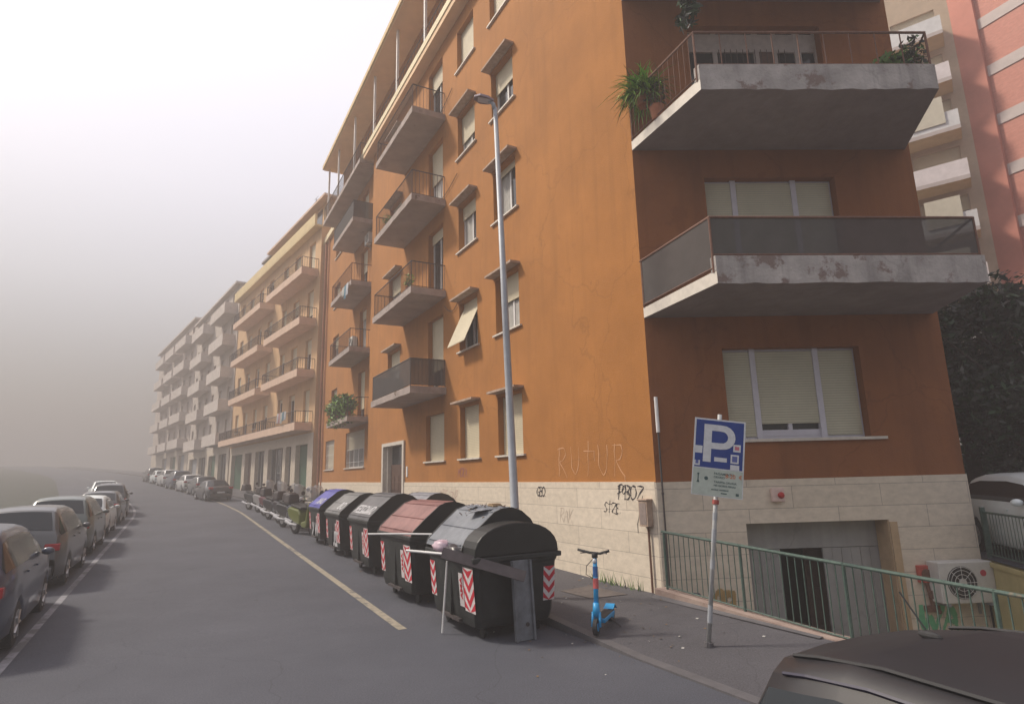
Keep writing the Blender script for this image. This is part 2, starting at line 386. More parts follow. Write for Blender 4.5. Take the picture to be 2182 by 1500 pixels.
# ------------------------------------------------------------------ walls with openings
def wall(mb, F, s0, s1, z0, z1, holes=(), depth=.25, o=0.0, m=0, mr=None):
    ss = sorted({s0, s1} | {h[0] for h in holes} | {h[1] for h in holes}); zs = sorted({z0, z1} | {h[2] for h in holes} | {h[3] for h in holes})
    ss = [x for x in ss if s0 <= x <= s1]; zs = [x for x in zs if z0 <= x <= z1]
    for i in range(len(ss) - 1):
        for j in range(len(zs) - 1):
            a, b, c, d = ss[i], ss[i + 1], zs[j], zs[j + 1]; mx, mz = (a + b) / 2, (c + d) / 2
            if any(h[0] < mx < h[1] and h[2] < mz < h[3] for h in holes): continue
            mb.quad(F(a, o, c), F(b, o, c), F(b, o, d), F(a, o, d), m, [(a, c), (b, c), (b, d), (a, d)])
    mr = m if mr is None else mr
    for a, b, c, d in [h[:4] for h in holes]:
        p = o - depth
        a, b, c, d = max(a, s0), min(b, s1), max(c, z0), min(d, z1)
        if b <= a or d <= c: continue
        if c > z0: mb.quad(F(a, o, c), F(b, o, c), F(b, p, c), F(a, p, c), mr, [(a, 0), (b, 0), (b, depth), (a, depth)])
        if d < z1: mb.quad(F(a, o, d), F(b, o, d), F(b, p, d), F(a, p, d), mr, [(a, 0), (b, 0), (b, depth), (a, depth)])
        mb.quad(F(a, o, c), F(a, o, d), F(a, p, d), F(a, p, c), mr, [(0, c), (0, d), (depth, d), (depth, c)])
        mb.quad(F(b, o, c), F(b, o, d), F(b, p, d), F(b, p, c), mr, [(0, c), (0, d), (depth, d), (depth, c)])

def window(root, F, s0, s1, z0, z1, o=0.0, depth=.22, shut=.7, mull=1, frame=None, shutm=None, sill=True, hood=False, tilt=False, fw=.06, lab=None, lean=0):
    """window part with glass, shutter, sill and hood as sub-parts"""
    frame = frame or m_white; shutm = shutm or m_shut; p = o - depth
    b = MB()
    b.box(F, s0, s0 + fw, p - .06, p, z0, z1); b.box(F, s1 - fw, s1, p - .06, p, z0, z1)
    b.box(F, s0 + fw, s1 - fw, p - .06, p, z0, z0 + fw); b.box(F, s0 + fw, s1 - fw, p - .06, p, z1 - fw, z1)
    for k in range(mull):
        x = s0 + (s1 - s0) * (k + 1) / (mull + 1); b.box(F, x - .035, x + .035, p - .055, p - .004, z0 + fw, z1 - fw)
    w_ = b.build('window', frame, root)
    if lab: w_['label'] = lab
    MB().quad(F(s0, p - .04, z0), F(s1, p - .04, z0), F(s1, p - .04, z1), F(s0, p - .04, z1)).build('glass', m_glass, w_)
    if shut > 0:
        q = p + .045; zb = z1 - (z1 - z0) * shut
        b = MB()
        if tilt:
            zt = z1 - .15
            b.box(F, s0 + .01, s1 - .01, q - .02, q, zt, z1)
            ox = .62
            for oo in (0,):
                v = [F(s0 + .03, q + .01, zt), F(s1 - .03, q + .01, zt), F(s1 - .03, q + ox, zb), F(s0 + .03, q + ox, zb)]
                v2 = [x + Vector((0, 0, -.03)) for x in v]
                b.add(v + v2, [(0, 1, 2, 3), (4, 7, 6, 5), (0, 4, 5, 1), (1, 5, 6, 2), (2, 6, 7, 3), (3, 7, 4, 0)])
        else:
            b.box(F, s0 + .012, s1 - .012, q - .022, q, zb, z1 - .002)
        b.build('shutter', shutm, w_)
    if shut < .75 and random.random() < .75:
        cw = random.choice((.35, .5, .95)) * (s1 - s0 - 2 * fw); c0_ = s0 + fw if random.random() < .5 or cw > .8 * (s1 - s0) else s1 - fw - cw
        c_ = MB(); n = 10
        for i in range(n): c_.quad(F(c0_ + cw * i / n, p - .036 + .012 * (i % 2), z0 + fw), F(c0_ + cw * (i + 1) / n, p - .036 + .012 * ((i + 1) % 2), z0 + fw), F(c0_ + cw * (i + 1) / n, p - .036 + .012 * ((i + 1) % 2), z1 - fw), F(c0_ + cw * i / n, p - .036 + .012 * (i % 2), z1 - fw))
        c_.build('curtain', m_curt, w_)
    if sill:
        MB().box(F, s0 - .12, s1 + .12, p, o + .07, z0 - .045, z0 + .004).build('sill', m_marble, w_)
    if hood:
        h = MB().box(F, s0 - .10, s1 + .12, o - .02, o + .30, z1 + .09, z1 + .15)
        h.build('hood', m_hood, w_)
    return w_

def railing_bars(mb, pts, z0, z1, step=.12, r=.008, top=.02, m=0):
    for (p, q) in zip(pts[:-1], pts[1:]):
        p, q = Vector(p), Vector(q); L_ = (q - p).length; n = max(1, int(L_ / step))
        mb.tube([p + Vector((0, 0, z1)), q + Vector((0, 0, z1))], top, 6, m); mb.tube([p + Vector((0, 0, z0 + .06)), q + Vector((0, 0, z0 + .06))], top * .7, 5, m)
        for i in range(n + 1):
            c = p.lerp(q, i / n); rr = r * (2 if i in (0, n) else 1)
            mb.tube([c + Vector((0, 0, z0)), c + Vector((0, 0, z1))], rr, 5, m, cap=False)

def slab(root, F, s0, s1, p, z0, th, o=0.0, mt=None, name='balcony', sk0=0, sk1=0, mu=None):
    b = MB()
    n = max(4, int((s1 - s0) / .35)); rows = []
    # front edge with a slightly worn lower arris
    def jit(k): return 0 if k in (0, n) else random.uniform(-.012, .012)
    top, bot = [], []
    for k in range(n + 1):
        s = s0 + (s1 - s0) * k / n
        so_ = s0 + sk0 + (s1 + sk1 - s0 - sk0) * k / n
        top.append((F(s, o, z0 + th), F(so_, o + p, z0 + th))); bot.append((F(s, o, z0), F(so_, o + p, z0 + jit(k))))
    for k in range(n):
        b.quad(top[k][0], top[k + 1][0], top[k + 1][1], top[k][1])
        b.quad(bot[k][0], bot[k + 1][0], bot[k + 1][1], bot[k][1], 1)
        b.quad(top[k][1], top[k + 1][1], bot[k + 1][1], bot[k][1])
    b.quad(top[0][0], top[0][1], bot[0][1], bot[0][0]); b.quad(top[n][0], top[n][1], bot[n][1], bot[n][0])
    return b.build(name, [mt or m_concf, mu or m_under], root)

# ================================================================== GROUND, ROAD, PAVEMENT
b = MB(); b.quad(Vector((-420, -60, -1.75)), Vector((420, -60, -1.75)), Vector((420, 520, -1.75)), Vector((-420, 520, -1.75)))
struct(b.build('ground', m_gnd), 'bare earth and lots far beyond the street')
def strip(avals, lvals, dz, uvs=False):
    b = MB()
    for i in range(len(avals) - 1):
        for j in range(len(lvals) - 1):
            b.quad(street(avals[i], lvals[j], dz), street(avals[i + 1], lvals[j], dz), street(avals[i + 1], lvals[j + 1], dz), street(avals[i], lvals[j + 1], dz))
    return b
AV = [-20, -10, 0, 5, 10, 14, 18, 22, 26, 30, 34, 36, 38, 40, 42, 44, 46, 48, 50, 52, 56, 60, 66, 72, 80, 88, 96, 104, 112, 120, 130, 140, 150, 165, 180, 200, 230]
b = strip(AV, [-5.6, -1.9, 1, 5.42], 0)
struct(b.build('road', m_road), 'grey asphalt street curving left and uphill into haze')
b = strip(AV, [-60, -30, -12, -5.6], -.01)
struct(b.build('left_verge', mat('verge_earth', (.035, .04, .03), .9, .25, .6)), 'verge beyond the left row of parked cars')
# pavement with kerb along the facades, wrapped on the railing side
K0, K1 = 5.45, 7.66
def kh(a): return .14 if a > 9 else (.02 if a < 6.5 else .02 + .12 * (a - 6.5) / 2.5)
AVK = sorted(set(AV) | {6, 6.5, 7, 7.5, 8, 8.5, 9, 9.5})
def pav_z(a, l): return kh(a) + (.15 - kh(a)) * (l - K0) / (7.8 - K0)
b = MB()
for i in range(len(AVK) - 1):
    a0, a1 = AVK[i], AVK[i + 1]
    if a0 < -10 or a1 > 200: continue
    hi = 7.86 if a0 < 8.8 else 9.5
    hi = hi if a0 >= 8.8 else 7.80
    b.quad(street(a0, K0, kh(a0)), street(a1, K0, kh(a1)), street(a1, hi, .15), street(a0, hi, .15))
struct(b.build('pavement', m_walk), 'worn asphalt pavement in front of the orange building')
b = MB()
for i in range(len(AVK) - 1):
    a0, a1 = AVK[i], AVK[i + 1]
    if a0 < -10 or a1 > 200: continue
    for (l0, l1, z) in ((K0 - .16, K0, .144),):
        z = kh(a0) + .004; y = kh(a1) + .004; vs = [street(a0, l0, -.1), street(a1, l0, -.1), street(a1, l0, y), street(a0, l0, z), street(a0, l1, z), street(a1, l1, y), street(a1, l1, -.1), street(a0, l1, -.1)]
        b.add(vs, [(0, 1, 2, 3), (3, 2, 5, 4), (4, 5, 6, 7)])
struct(b.build('kerb', m_kerb), 'pale stone kerb edging the pavement')
def lane(name, m, l0, l1, avals, label, off=lambda a: 0):
    b = MB()
    for i in range(len(avals) - 1):
        a0, a1 = avals[i], avals[i + 1]
        b.quad(street(a0, l0 + off(a0), .004), street(a1, l0 + off(a1), .004), street(a1, l1 + off(a1), .004), street(a0, l1 + off(a0), .004))
    struct(b.build(name, m), label)
lane('yellow_parking_line', m_yline, 3.22, 3.36, [9.75] + [x for x in AV if 10 <= x <= 72], 'worn yellow line marking the bin and parking bay')
lane('white_edge_line', m_wline, -1.92, -1.80, [x for x in AV if 10 <= x <= 112], 'faded white line beside the left parked cars')

# gully grate + patch on the pavement and a manhole
b = MB(); b.prism([street(9.3, 6.6)[:2], street(10.2, 6.55)[:2], street(10.3, 7.3)[:2], street(9.2, 7.35)[:2]], .150, .156)
struct(b.build('pavement_patch', mat('patch_dark', (.10, .085, .08), .9, .3, 5)), 'darker repaired patch of pavement behind the electric scooter')
b = MB(); random.seed(9)
for k in range(420):
    a, l = random.uniform(6, 34), 5.26 - abs(random.gauss(0, .5)); 
    if random.random() < .35: a, l = random.uniform(6, 14), 5.5 + random.random() * 2.1
    q = street(a, l, .012 if l < 5.3 else pav_z(a, l) + .012); r_ = random.uniform(.012, .035); th = random.random() * 6.28; dx, dy = Vector((math.cos(th), math.sin(th), .1)) * r_, Vector((-math.sin(th), math.cos(th), .3)) * r_ * .6
    b.add([q - dx, q + dy, q + dx, q - dy], [(0, 1, 2, 3)], random.choice((0, 0, 1, 2)))
tag(b.build('fallen_leaves', [mat('dry_leaf', (.16, .10, .045), .8, .3, 9), mat('paper_scrap', (.42, .41, .39), .8, .1, 9), mat('dark_leaf', (.06, .045, .03), .8, .3, 9)], norm=False), 'dry leaves and scraps along the kerb and under the containers', 'leaves', kind='stuff')
# far side street, raised, behind the fence on the right
E6 = FB(5.98, 0, 0)
DF = dirv(rad(14.2)); NFo = Vector((DF.y, -DF.x, 0))      # fence runs from the building corner back towards the viewer
FR = Frame(E6, -DF, -NFo)
b = MB()
P_ = [FR(-14, 0, .62), FR(16, -.02, .62), FR(16, -34, .62), FR(-14, -34, .62)]
b.add(P_, [(0, 1, 2, 3)]); P_ = [FR(-14, -34, .62), FR(16, -34, .62), FR(16, -80, .62), FR(-14, -80, .62)]
b.add([FR(-60, -.02, .6), FR(-14, -.02, .6), FR(-14, -34, .6), FR(-60, -34, .6)], [(0, 1, 2, 3)])
struct(b.build('side_street', m_road), 'raised side street behind the green fence')
# sunken forecourt in front of the garage
b = MB(); pit = [street(8.9, 7.86), street(-12, 7.86), FR(16, -.1, 0), E6]
b.add([Vector((p.x, p.y, -1.35)) for p in pit], [(0, 1, 2, 3)])
struct(b.build('garage_forecourt', m_walk), 'sunken asphalt forecourt leading to the garage')

# ================================================================== ORANGE BUILDING
B1 = thing('apartment_building', 'orange plastered five storey apartment block with travertine base on the street corner', 'building', CORNER)
STEP = 3.45
A_w = []          # (s0,s1,z0,z1,options)
for k in range(5):
    dz = STEP * k
    A_w.append((4.95, 6.35, 2.86 + dz, 4.50 + dz, dict(k=k, c=3)))
    A_w.append((7.60, 9.00, 2.86 + dz, 4.50 + dz, dict(k=k, c=2)))
    if k == 0: A_w.append((10.35, 12.1, 2.86, 4.50, dict(k=k, c=1)))
    else:
        A_w.append((10.4, 11.9, 2.0 + dz, 4.55 + dz, dict(k=k, c=0)))
        A_w.append((15.2, 16.9, 2.95 + dz, 4.25 + dz, dict(k=k, c=4)))
door_h = (14.6, 17.2, .10, 3.68)
rec_w = []
REC = -.4
for k in range(5):
    dz = STEP * k
    if k == 0: rec_w += [(22.0, 26.0, 2.90, 4.85, dict(k=0, c=5)), (28.9, 31.4, 2.90, 4.7, dict(k=0, c=6))]
    else: rec_w += [(22.2, 23.6, 2.0 + dz, 4.5 + dz, dict(k=k, c=7)), (28.6, 30.2, 2.9 + dz, 4.4 + dz, dict(k=k, c=8))]
B_w = [(1.50, 4.25, 2.88, 4.66), (1.47, 4.25, 5.75, 8.29), (1.40, 4.38, 9.40, 11.92), (1.45, 4.3, 12.95, 15.4), (1.45, 4.3, 16.5, 19)]
ZT = 18.9
b = MB()
wall(b, FA, 0, 19.9, 2.11, ZT, A_w + [door_h], .24)
b.quad(FA(19.9, 0, 2.11), FA(19.9, REC, 2.11), FA(19.9, REC, ZT), FA(19.9, 0, ZT), 0, [(0, 2.11), (.4, 2.11), (.4, ZT), (0, ZT)])
wall(b, FA, 19.9, 33.3, 2.11, ZT, rec_w, .24, REC)
# side on the garage side and the flank facing the side street
b.quad(FA(33.3, REC, 2.11), FA(33.3, -12, 2.11), FA(33.3, -12, 19.6), FA(33.3, REC, 19.6), 0, [(0, 0), (12, 0), (12, 20), (0, 20)])
# attic wall, set back above the cornice
att = [(s, s + 2.2, 19.9, 22.0) for s in (1.5, 5, 8.6, 12.2, 15.8, 20, 24)]
wall(b, FA, 0, 29.4, ZT, 22.7, att, .2, -.55); b.box(FA, 29.2, 29.4, -12, -.56, ZT, 22.7)
b.quad(FA(33.3, -.55, 2.11), FA(33.3, -.4, 2.11), FA(33.3, -.4, ZT), FA(33.3, -.55, ZT), 0, [(0, 0)] * 4)
wb = b.build('wall', m_orange, B1, norm=False)
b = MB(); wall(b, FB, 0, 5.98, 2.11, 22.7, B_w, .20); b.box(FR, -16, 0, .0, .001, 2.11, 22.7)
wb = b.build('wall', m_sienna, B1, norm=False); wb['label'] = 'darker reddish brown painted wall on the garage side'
# travertine base
b = MB()
wall(b, FA, 0, 19.9, -.3, 2.14, [(door_h[0], door_h[1], -.3, 2.14)], .3, .035)
b.quad(FA(0, .035, 2.14), FA(19.9, .035, 2.14), FA(19.9, -.01, 2.14), FA(0, -.01, 2.14), 0, [(0, 0), (20, 0), (20, .04), (0, .04)])
wall(b, FA, 19.9, 33.3, -.3, 2.14, [], .2, REC + .035)
b.quad(FA(19.9, REC + .03, 2.14), FA(33.3, REC + .03, 2.14), FA(33.3, REC - .01, 2.14), FA(19.9, REC - .01, 2.14), 0, [(0, 0), (20, 0), (20, .04), (0, .04)])
b.quad(FA(19.9, .035, -.3), FA(19.9, REC, -.3), FA(19.9, REC, 2.14), FA(19.9, .035, 2.14), 0, [(0, -.3), (.4, -.3), (.4, 2.14), (0, 2.14)])
GAR = (1.62, 4.33, -1.35, 1.34)
wall(b, FB, 0, 5.98, -1.35, 2.13, [GAR], .42, .035)
b.quad(FB(0, .035, 2.13), FB(5.98, .035, 2.13), FB(5.98, -.01, 2.13), FB(0, -.01, 2.13), 0, [(0, 0), (6, 0), (6, .04), (0, .04)])
# close the corner between the two proud faces
c0 = CORNER
b.quad(FA(0, .035, -1.35), FB(0, .035, -1.35), FB(0, .035, 2.13), FA(0, .035, 2.13), 0, [(0, -1.3), (.05, -1.3), (.05, 2.1), (0, 2.1)])
b.box(FR, -16, 0, -.02, .0, -1.35, 2.12)
b.build('stone_base', m_trav, B1, norm=False)
# roof slab, soffit, cornice
b = MB()
b.box(FA, -.3, 29.6, -.75, .72, 22.62, 22.70, 1)
b.box(FA, -.32, 29.7, -.9, .80, 22.70, 22.95, 0)
b.box(FA, 0.0, 29.6, -12, -.92, 22.62, 22.93, 0); b.box(FA, 29.6, 33.3, -12, -1.2, 18.95, 19.1, 0)
b.build('roof', [m_cream, m_peach], B1)
b = MB()
b.box(FA, -.05, 20.4, -.54, .42, 18.90, 19.14, 1); b.box(FA, -.05, 20.45, .30, .46, 19.14, 19.42, 0); b.box(FA, 20.45, 33.3, -.54, -.2, 18.9, 19.3, 0)
b.build('cornice', [mat('pale_cornice', (.72, .62, .40), .7, .08, 2), m_peach], B1)
for s in (2.5, 7.5, 11.2, 14.8, 18.5, 22.5, 26.5, 29.3):
    MB().box(FA, s, s + .12, .34, .44, 19.3, 22.63).build('roof_post', m_white, B1)
b = MB(); railing_bars(b, [FA(.2, .40, 0), FA(20.3, .40, 0)], 19.42, 19.95, .35, .012, .02); b.build('terrace_railing', m_iron, B1)
for (a0, a1, z0, z1) in att:
    window(B1, FA, a0, a1, z0, z1, o=-.55, depth=.2, shut=random.choice([0, .3, .5]), sill=False)
for (a0, a1, z0, z1, op) in A_w:
    k, c = op['k'], op['c']
    if c == 3: window(B1, FA, a0, a1, z0, z1, shut=[1, .45, .12, .45, .8][k], hood=k < 4, mull=1, frame=m_white)
    elif c == 2: window(B1, FA, a0, a1, z0, z1, shut=[1, .92, .28, .62, .9][k], hood=k < 4, mull=1, tilt=(k == 1), lab='window with its cream shutter pushed out at the bottom' if k == 1 else None)
    elif c == 1: window(B1, FA, a0, a1, z0, z1, shut=1, hood=False)
    elif c == 0: window(B1, FA, a0, a1, z0, z1, shut=[0, .75, .15, .55, .3][k], hood=False, sill=False, mull=1)
    elif c == 4: window(B1, FA, a0, a1, z0, z1, shut=.6, hood=True, mull=1)
for (a0, a1, z0, z1, op) in rec_w:
    k, c = op['k'], op['c']
    w1 = window(B1, FA, a0, a1, z0, z1, o=REC, shut=.95 if k == 0 and c == 6 else random.choice([.2, .5, .8]), hood=False, sill=k == 0 or c == 8, mull=3 if c == 5 else 1)
    if k == 0:
        g = MB(); n = int((a1 - a0) / .16)
        for i in range(n + 1):
            s = a0 + .05 + (a1 - a0 - .1) * i / n; g.tube([FA(s, REC - .06, z0), FA(s, REC - .06, z1)], .01, 5, cap=False)
        for z in (z0 + .3, (z0 + z1) / 2, z1 - .3): g.tube([FA(a0, REC - .06, z), FA(a1, REC - .06, z)], .01, 5)
        g.build('window_bars', m_white, w1)
# entrance door with cream surround
b = MB()
b.box(FA, 14.42, 14.62, -.24, .07, .1, 3.78); b.box(FA, 17.18, 17.38, -.24, .07, .1, 3.78); b.box(FA, 14.62, 17.18, -.24, .07, 3.64, 3.78)
b.box(FA, 17.0, 17.18, -.35, -.1, .1, 3.64)
ds = b.build('door_surround', m_marble, B1)
b = MB()
b.box(FA, 14.62, 15.75, -.32, -.25, .12, 2.75); b.box(FA, 15.78, 17.0, -.32, -.25, .12, 2.75); b.box(FA, 14.62, 17.0, -.33, -.24, 2.75, 2.86)
for s in (14.75, 15.25, 15.9, 16.45):
    for z in (.3, 1.05, 1.8): b.box(FA, s, s + .4, -.252, -.235, z, z + .6)
dd = b.build('door', m_wood, B1)
MB().quad(FA(14.62, -.3, 2.86), FA(17.0, -.3, 2.86), FA(17.0, -.3, 3.64), FA(14.62, -.3, 3.64)).build('glass', m_glass, dd)
MB().tube([FA(15.68, -.2, 1.0), FA(15.68, -.2, 1.45)], .018, 8).build('handle', m_marble, dd)

# balconies on the street facade
def rail_panel(root, F, s0, s1, p, z0, h, kind, o=0.0, sk=0.0):
    pts = [F(s0, o, 0), F(s0, o + p - .05, 0), F(s1, o + p - .05, 0), F(s1, o, 0)]
    b = MB(); railing_bars(b, pts, z0, z0 + h, .13, .008, .02)
    r = b.build('railing', m_iron if kind != 'rust' else m_rust, root)
    if kind == 'panel':
        b = MB()
        for p_, q_ in zip(pts[:-1], pts[1:]):
            b.quad(p_ + Vector((0, 0, z0 + .05)), q_ + Vector((0, 0, z0 + .05)), q_ + Vector((0, 0, z0 + h)), p_ + Vector((0, 0, z0 + h)))
        b.build('screen', m_panel, r)
    return r
for k in range(1, 5):
    z = 5.08 + STEP * (k - 1)
    sl_ = slab(B1, FA, 10.15, 14.85, 1.3, z, .24, 0, mt=m_conc, mu=m_underl)
    rail_panel(sl_, FA, 10.25, 14.75, 1.3, z + .24, .95, 'panel' if k == 1 else 'bars')
    sl_ = slab(B1, FA, 20.6, 25.3, 1.25, z, .24, REC, mt=m_conc, mu=m_underl)
    rail_panel(sl_, FA, 20.7, 25.2, 1.25, z + .24, .95, 'panel' if k == 4 else ('rust' if k == 3 else 'bars'), REC)

sl_ = slab(B1, FA, 20.5, 29.8, 1.0, 18.75, .24, REC, mt=m_conc, mu=m_underl)
rail_panel(sl_, FA, 20.6, 29.7, 1.0, 18.99, .95, 'bars', REC)
# big corner balconies over the garage side
def corner_balcony(z, th, wl, wr, kind, oL, oR):
    cL, cR = FB(0.0, 0, 0), FB(5.88, 0, 0)
    n = 22
    b = MB()
    def jit(): return random.uniform(-.022, .012)
    ft, fb = [], []
    for i in range(n + 1):
        p = Vector((oL[0], oL[1], 0)).lerp(Vector((oR[0], oR[1], 0)), i / n)
        ft.append(p + Vector((0, 0, z + th))); fb.append(p + Vector((0, 0, z + (jit() if 0 < i < n else 0))))
    for i in range(n): b.quad(ft[i], ft[i + 1], fb[i + 1], fb[i])
    zL, zt = Vector((0, 0, z)), Vector((0, 0, z + th))
    thl = Vector((0, 0, z + .20))
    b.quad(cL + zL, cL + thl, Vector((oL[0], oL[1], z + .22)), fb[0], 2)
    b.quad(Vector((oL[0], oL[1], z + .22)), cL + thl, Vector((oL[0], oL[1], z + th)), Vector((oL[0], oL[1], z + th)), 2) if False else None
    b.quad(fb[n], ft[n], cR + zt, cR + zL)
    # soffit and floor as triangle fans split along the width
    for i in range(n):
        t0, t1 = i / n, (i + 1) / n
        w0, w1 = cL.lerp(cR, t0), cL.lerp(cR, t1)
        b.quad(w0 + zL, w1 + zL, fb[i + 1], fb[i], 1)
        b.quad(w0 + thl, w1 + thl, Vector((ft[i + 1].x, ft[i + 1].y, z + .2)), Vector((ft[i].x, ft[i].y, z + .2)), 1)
    # inner face of the raised front kerb
    d = (CORNER - Vector((oL[0], oL[1], 0))).normalized() * .14
    ki = [Vector((q.x, q.y, 0)) + d for q in ft]
    for i in range(n):
        b.quad(ft[i], ft[i + 1], ki[i + 1] + zt, ki[i] + zt)
        b.quad(ki[i] + zt, ki[i + 1] + zt, ki[i + 1] + thl, ki[i] + thl)
    b.quad(ft[0], ki[0] + zt, ki[0] + thl, Vector((ft[0].x, ft[0].y, z + .2)))
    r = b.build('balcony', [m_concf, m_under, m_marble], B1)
    r['label'] = kind[1]
    oLv, oRv = Vector((oL[0], oL[1], 0)), Vector((oR[0], oR[1], 0))
    inn = d * .5
    pl, pr = oLv + inn, oRv + inn
    zb = z + th; zt_ = zb + .70
    b = MB()
    # left return (runs down onto the lower edge), front, right return
    b.tube([cL + Vector((0, 0, zt_)), pl + Vector((0, 0, zt_)), pr + Vector((0, 0, zt_)), cR + Vector((0, 0, zt_))], .024, 6)
    b.tube([cL + Vector((0, 0, z + .26)), pl + Vector((0, 0, z + .28))], .014, 5)
    b.tube([pl + Vector((0, 0, zb + .04)), pr + Vector((0, 0, zb + .04)), cR + Vector((0, 0, zb + .04))], .016, 5)
    b.tube([pl + Vector((0, 0, z + .2)), pl + Vector((0, 0, zt_))], .02, 6)
    b.tube([pr + Vector((0, 0, zb)), pr + Vector((0, 0, zt_))], .02, 6)
    b.tube([cL.lerp(pl, .02) + Vector((0, 0, z + .2)), cL.lerp(pl, .02) + Vector((0, 0, zt_))], .016, 6)
    if kind[0] == 'bars':
        for i in range(1, 14):
            q = cL.lerp(pl, i / 14); b.tube([q + Vector((0, 0, z + .26)), q + Vector((0, 0, zt_))], .006, 4, cap=False)
        for i in range(1, 9):
            q = pl.lerp(pr, i / 9); b.tube([q + Vector((0, 0, zb)), q + Vector((0, 0, zt_))], .012, 5, cap=False)
    rl = b.build('railing', m_rust, r)
    if kind[0] == 'panel':
        b = MB()
        b.quad(cL + Vector((0, 0, z + .27)), pl + Vector((0, 0, z + .29)), pl + Vector((0, 0, zt_ - .02)), cL + Vector((0, 0, zt_ - .02)))
        b.quad(pl + Vector((0, 0, zb + .04)), pr + Vector((0, 0, zb + .04)), pr + Vector((0, 0, zt_ - .02)), pl + Vector((0, 0, zt_ - .02)))
        b.build('screen', m_panel, r)
    return r
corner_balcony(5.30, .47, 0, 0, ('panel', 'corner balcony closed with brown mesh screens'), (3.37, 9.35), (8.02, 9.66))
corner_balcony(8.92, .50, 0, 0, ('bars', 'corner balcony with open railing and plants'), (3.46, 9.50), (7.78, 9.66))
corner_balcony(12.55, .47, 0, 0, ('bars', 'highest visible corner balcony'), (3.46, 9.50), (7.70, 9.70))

# three-part windows on the garage side
def triple(F, a0, a1, z0, z1, mid_up, sill=True):
    p = -.20; b = MB(); t = (a1 - a0); x1, x2 = a0 + t * .235, a0 + t * .70
    b.box(F, a0, a0 + .05, p - .06, p, z0, z1); b.box(F, a1 - .05, a1, p - .06, p, z0, z1)
    b.box(F, a0 + .05, a1 - .05, p - .06, p, z1 - .05, z1); b.box(F, a0 + .05, a1 - .05, p - .06, p, z0, z0 + .06)
    for x in (x1, x2): b.box(F, x - .055, x + .055, p - .05, p + .06, z0 + .001, z1 - .001)
    b.box(F, x1 + .055, x2 - .055, p - .05, p + .01, z0 + .06, z0 + .18)
    b.box(F, (x1 + x2) / 2 - .04, (x1 + x2) / 2 + .04, p - .05, p + .012, z0 + .18, z0 + .30)
    w_ = b.build('window', m_whiteg, B1)
    MB().quad(F(a0, p - .04, z0), F(a1, p - .04, z0), F(a1, p - .04, z1), F(a0, p - .04, z1)).build('glass', m_glass, w_)
    for (u, v, zb) in ((a0 + .05, x1 - .056, z0 + .06), (x2 + .056, a1 - .05, z0 + .06), (x1 + .056, x2 - .056, z0 + mid_up)):
        MB().box(F, u, v, p + .004, p + .03, zb, z1 - .05).build('shutter', m_shutg, w_)
    if sill: MB().box(F, a0 - .12, a1 + .28, p, .07, z0 - .05, z0 + .003).build('sill', m_marble, w_)
triple(FB, *B_w[0], .30); triple(FB, *B_w[1], .06, False)
triple(FB, *B_w[3], .4, False)
# grilled door/window on the balcony with plants
a0, a1, z0, z1 = B_w[2]
b = MB()
p = -.2
for (u, v) in ((a0, a0 + .08), (a0 + .62, a0 + .72), (2.95, 3.07), (3.40, 3.48), (a1 - .5, a1 - .35), (a1 - .05, a1)):
    b.box(FB, u, v, p - .06, p, z0, z1)
b.box(FB, a0, a1, p - .055, p - .005, z1 - .5, z1 - .05); b.box(FB, a0, 3.4, p - .055, p - .005, z0, z0 + .1)
w_ = b.build('window', mat('dirty_white_frame', (.40, .35, .33), .6, .15, 6), B1)
MB().quad(FB(a0, p - .04, z0), FB(a1, p - .04, z0), FB(a1, p - .04, z1), FB(a0, p - .04, z1)).build('glass', m_glass, w_)
b = MB()
for i in range(12): s = a0 + .72 + i * .135; b.tube([FB(s, -.12, z0), FB(s, -.12, z1 - .5)], .009, 5, cap=False)
for z in (z0 + .3, z0 + 1.0, z0 + 1.5): b.tube([FB(a0 + .7, -.12, z), FB(a0 + 2.3, -.12, z)], .009, 5)
b.build('window_grille', m_iron, w_)
MB().box(FB, 3.07, 3.40, p - .03, p + .01, z0, z1 - .5).build('door', m_wood, B1)
# garage gate, standing partly open, with dark interior
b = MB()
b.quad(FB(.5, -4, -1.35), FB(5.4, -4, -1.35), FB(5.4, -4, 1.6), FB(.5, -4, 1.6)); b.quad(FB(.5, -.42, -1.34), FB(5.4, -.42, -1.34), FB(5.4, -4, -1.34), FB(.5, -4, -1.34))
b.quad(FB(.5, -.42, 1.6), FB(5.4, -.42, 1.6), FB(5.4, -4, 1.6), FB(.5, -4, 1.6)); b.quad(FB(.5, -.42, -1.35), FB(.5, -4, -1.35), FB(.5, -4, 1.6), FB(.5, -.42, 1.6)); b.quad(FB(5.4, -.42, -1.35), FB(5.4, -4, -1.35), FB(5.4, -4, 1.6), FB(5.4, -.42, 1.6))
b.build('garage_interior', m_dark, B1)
b = MB()
b.box(FB, 1.62, 4.33, -.42, -.37, .83, 1.34)
for (u, v) in ((1.62, 2.40), (3.22, 4.33)):
    n = int((v - u) / .22)
    for i in range(n + 1):
        s = u + (v - u) * i / (n + 1); b.box(FB, s + .004, s + (v - u) / (n + 1) - .004, -.41, -.375 - (.006 if i % 2 else 0), -1.33, .82)
g_ = b.build('garage_gate', m_gate, B1)
b = MB().box(FB, 3.16, 3.70, -1.05, -1.0, -1.33, .78)
for z in (-.9, -.2, .5): b.box(FB, 3.22, 3.62, -1.0, -.985, z - .2, z + .2)
b.build('inner_door', m_wood, B1)
# cream painted jamb on the right of the gate
b = MB(); b.box(FB, 4.33, 4.47, .036, .06, -1.33, 1.30); b.box(FB, 4.31, 4.328, -.36, .03, -1.33, 1.33)
b.build('gate_jamb', mat('ochre_jamb', (.46, .33, .20), .8, .15, 3), B1)
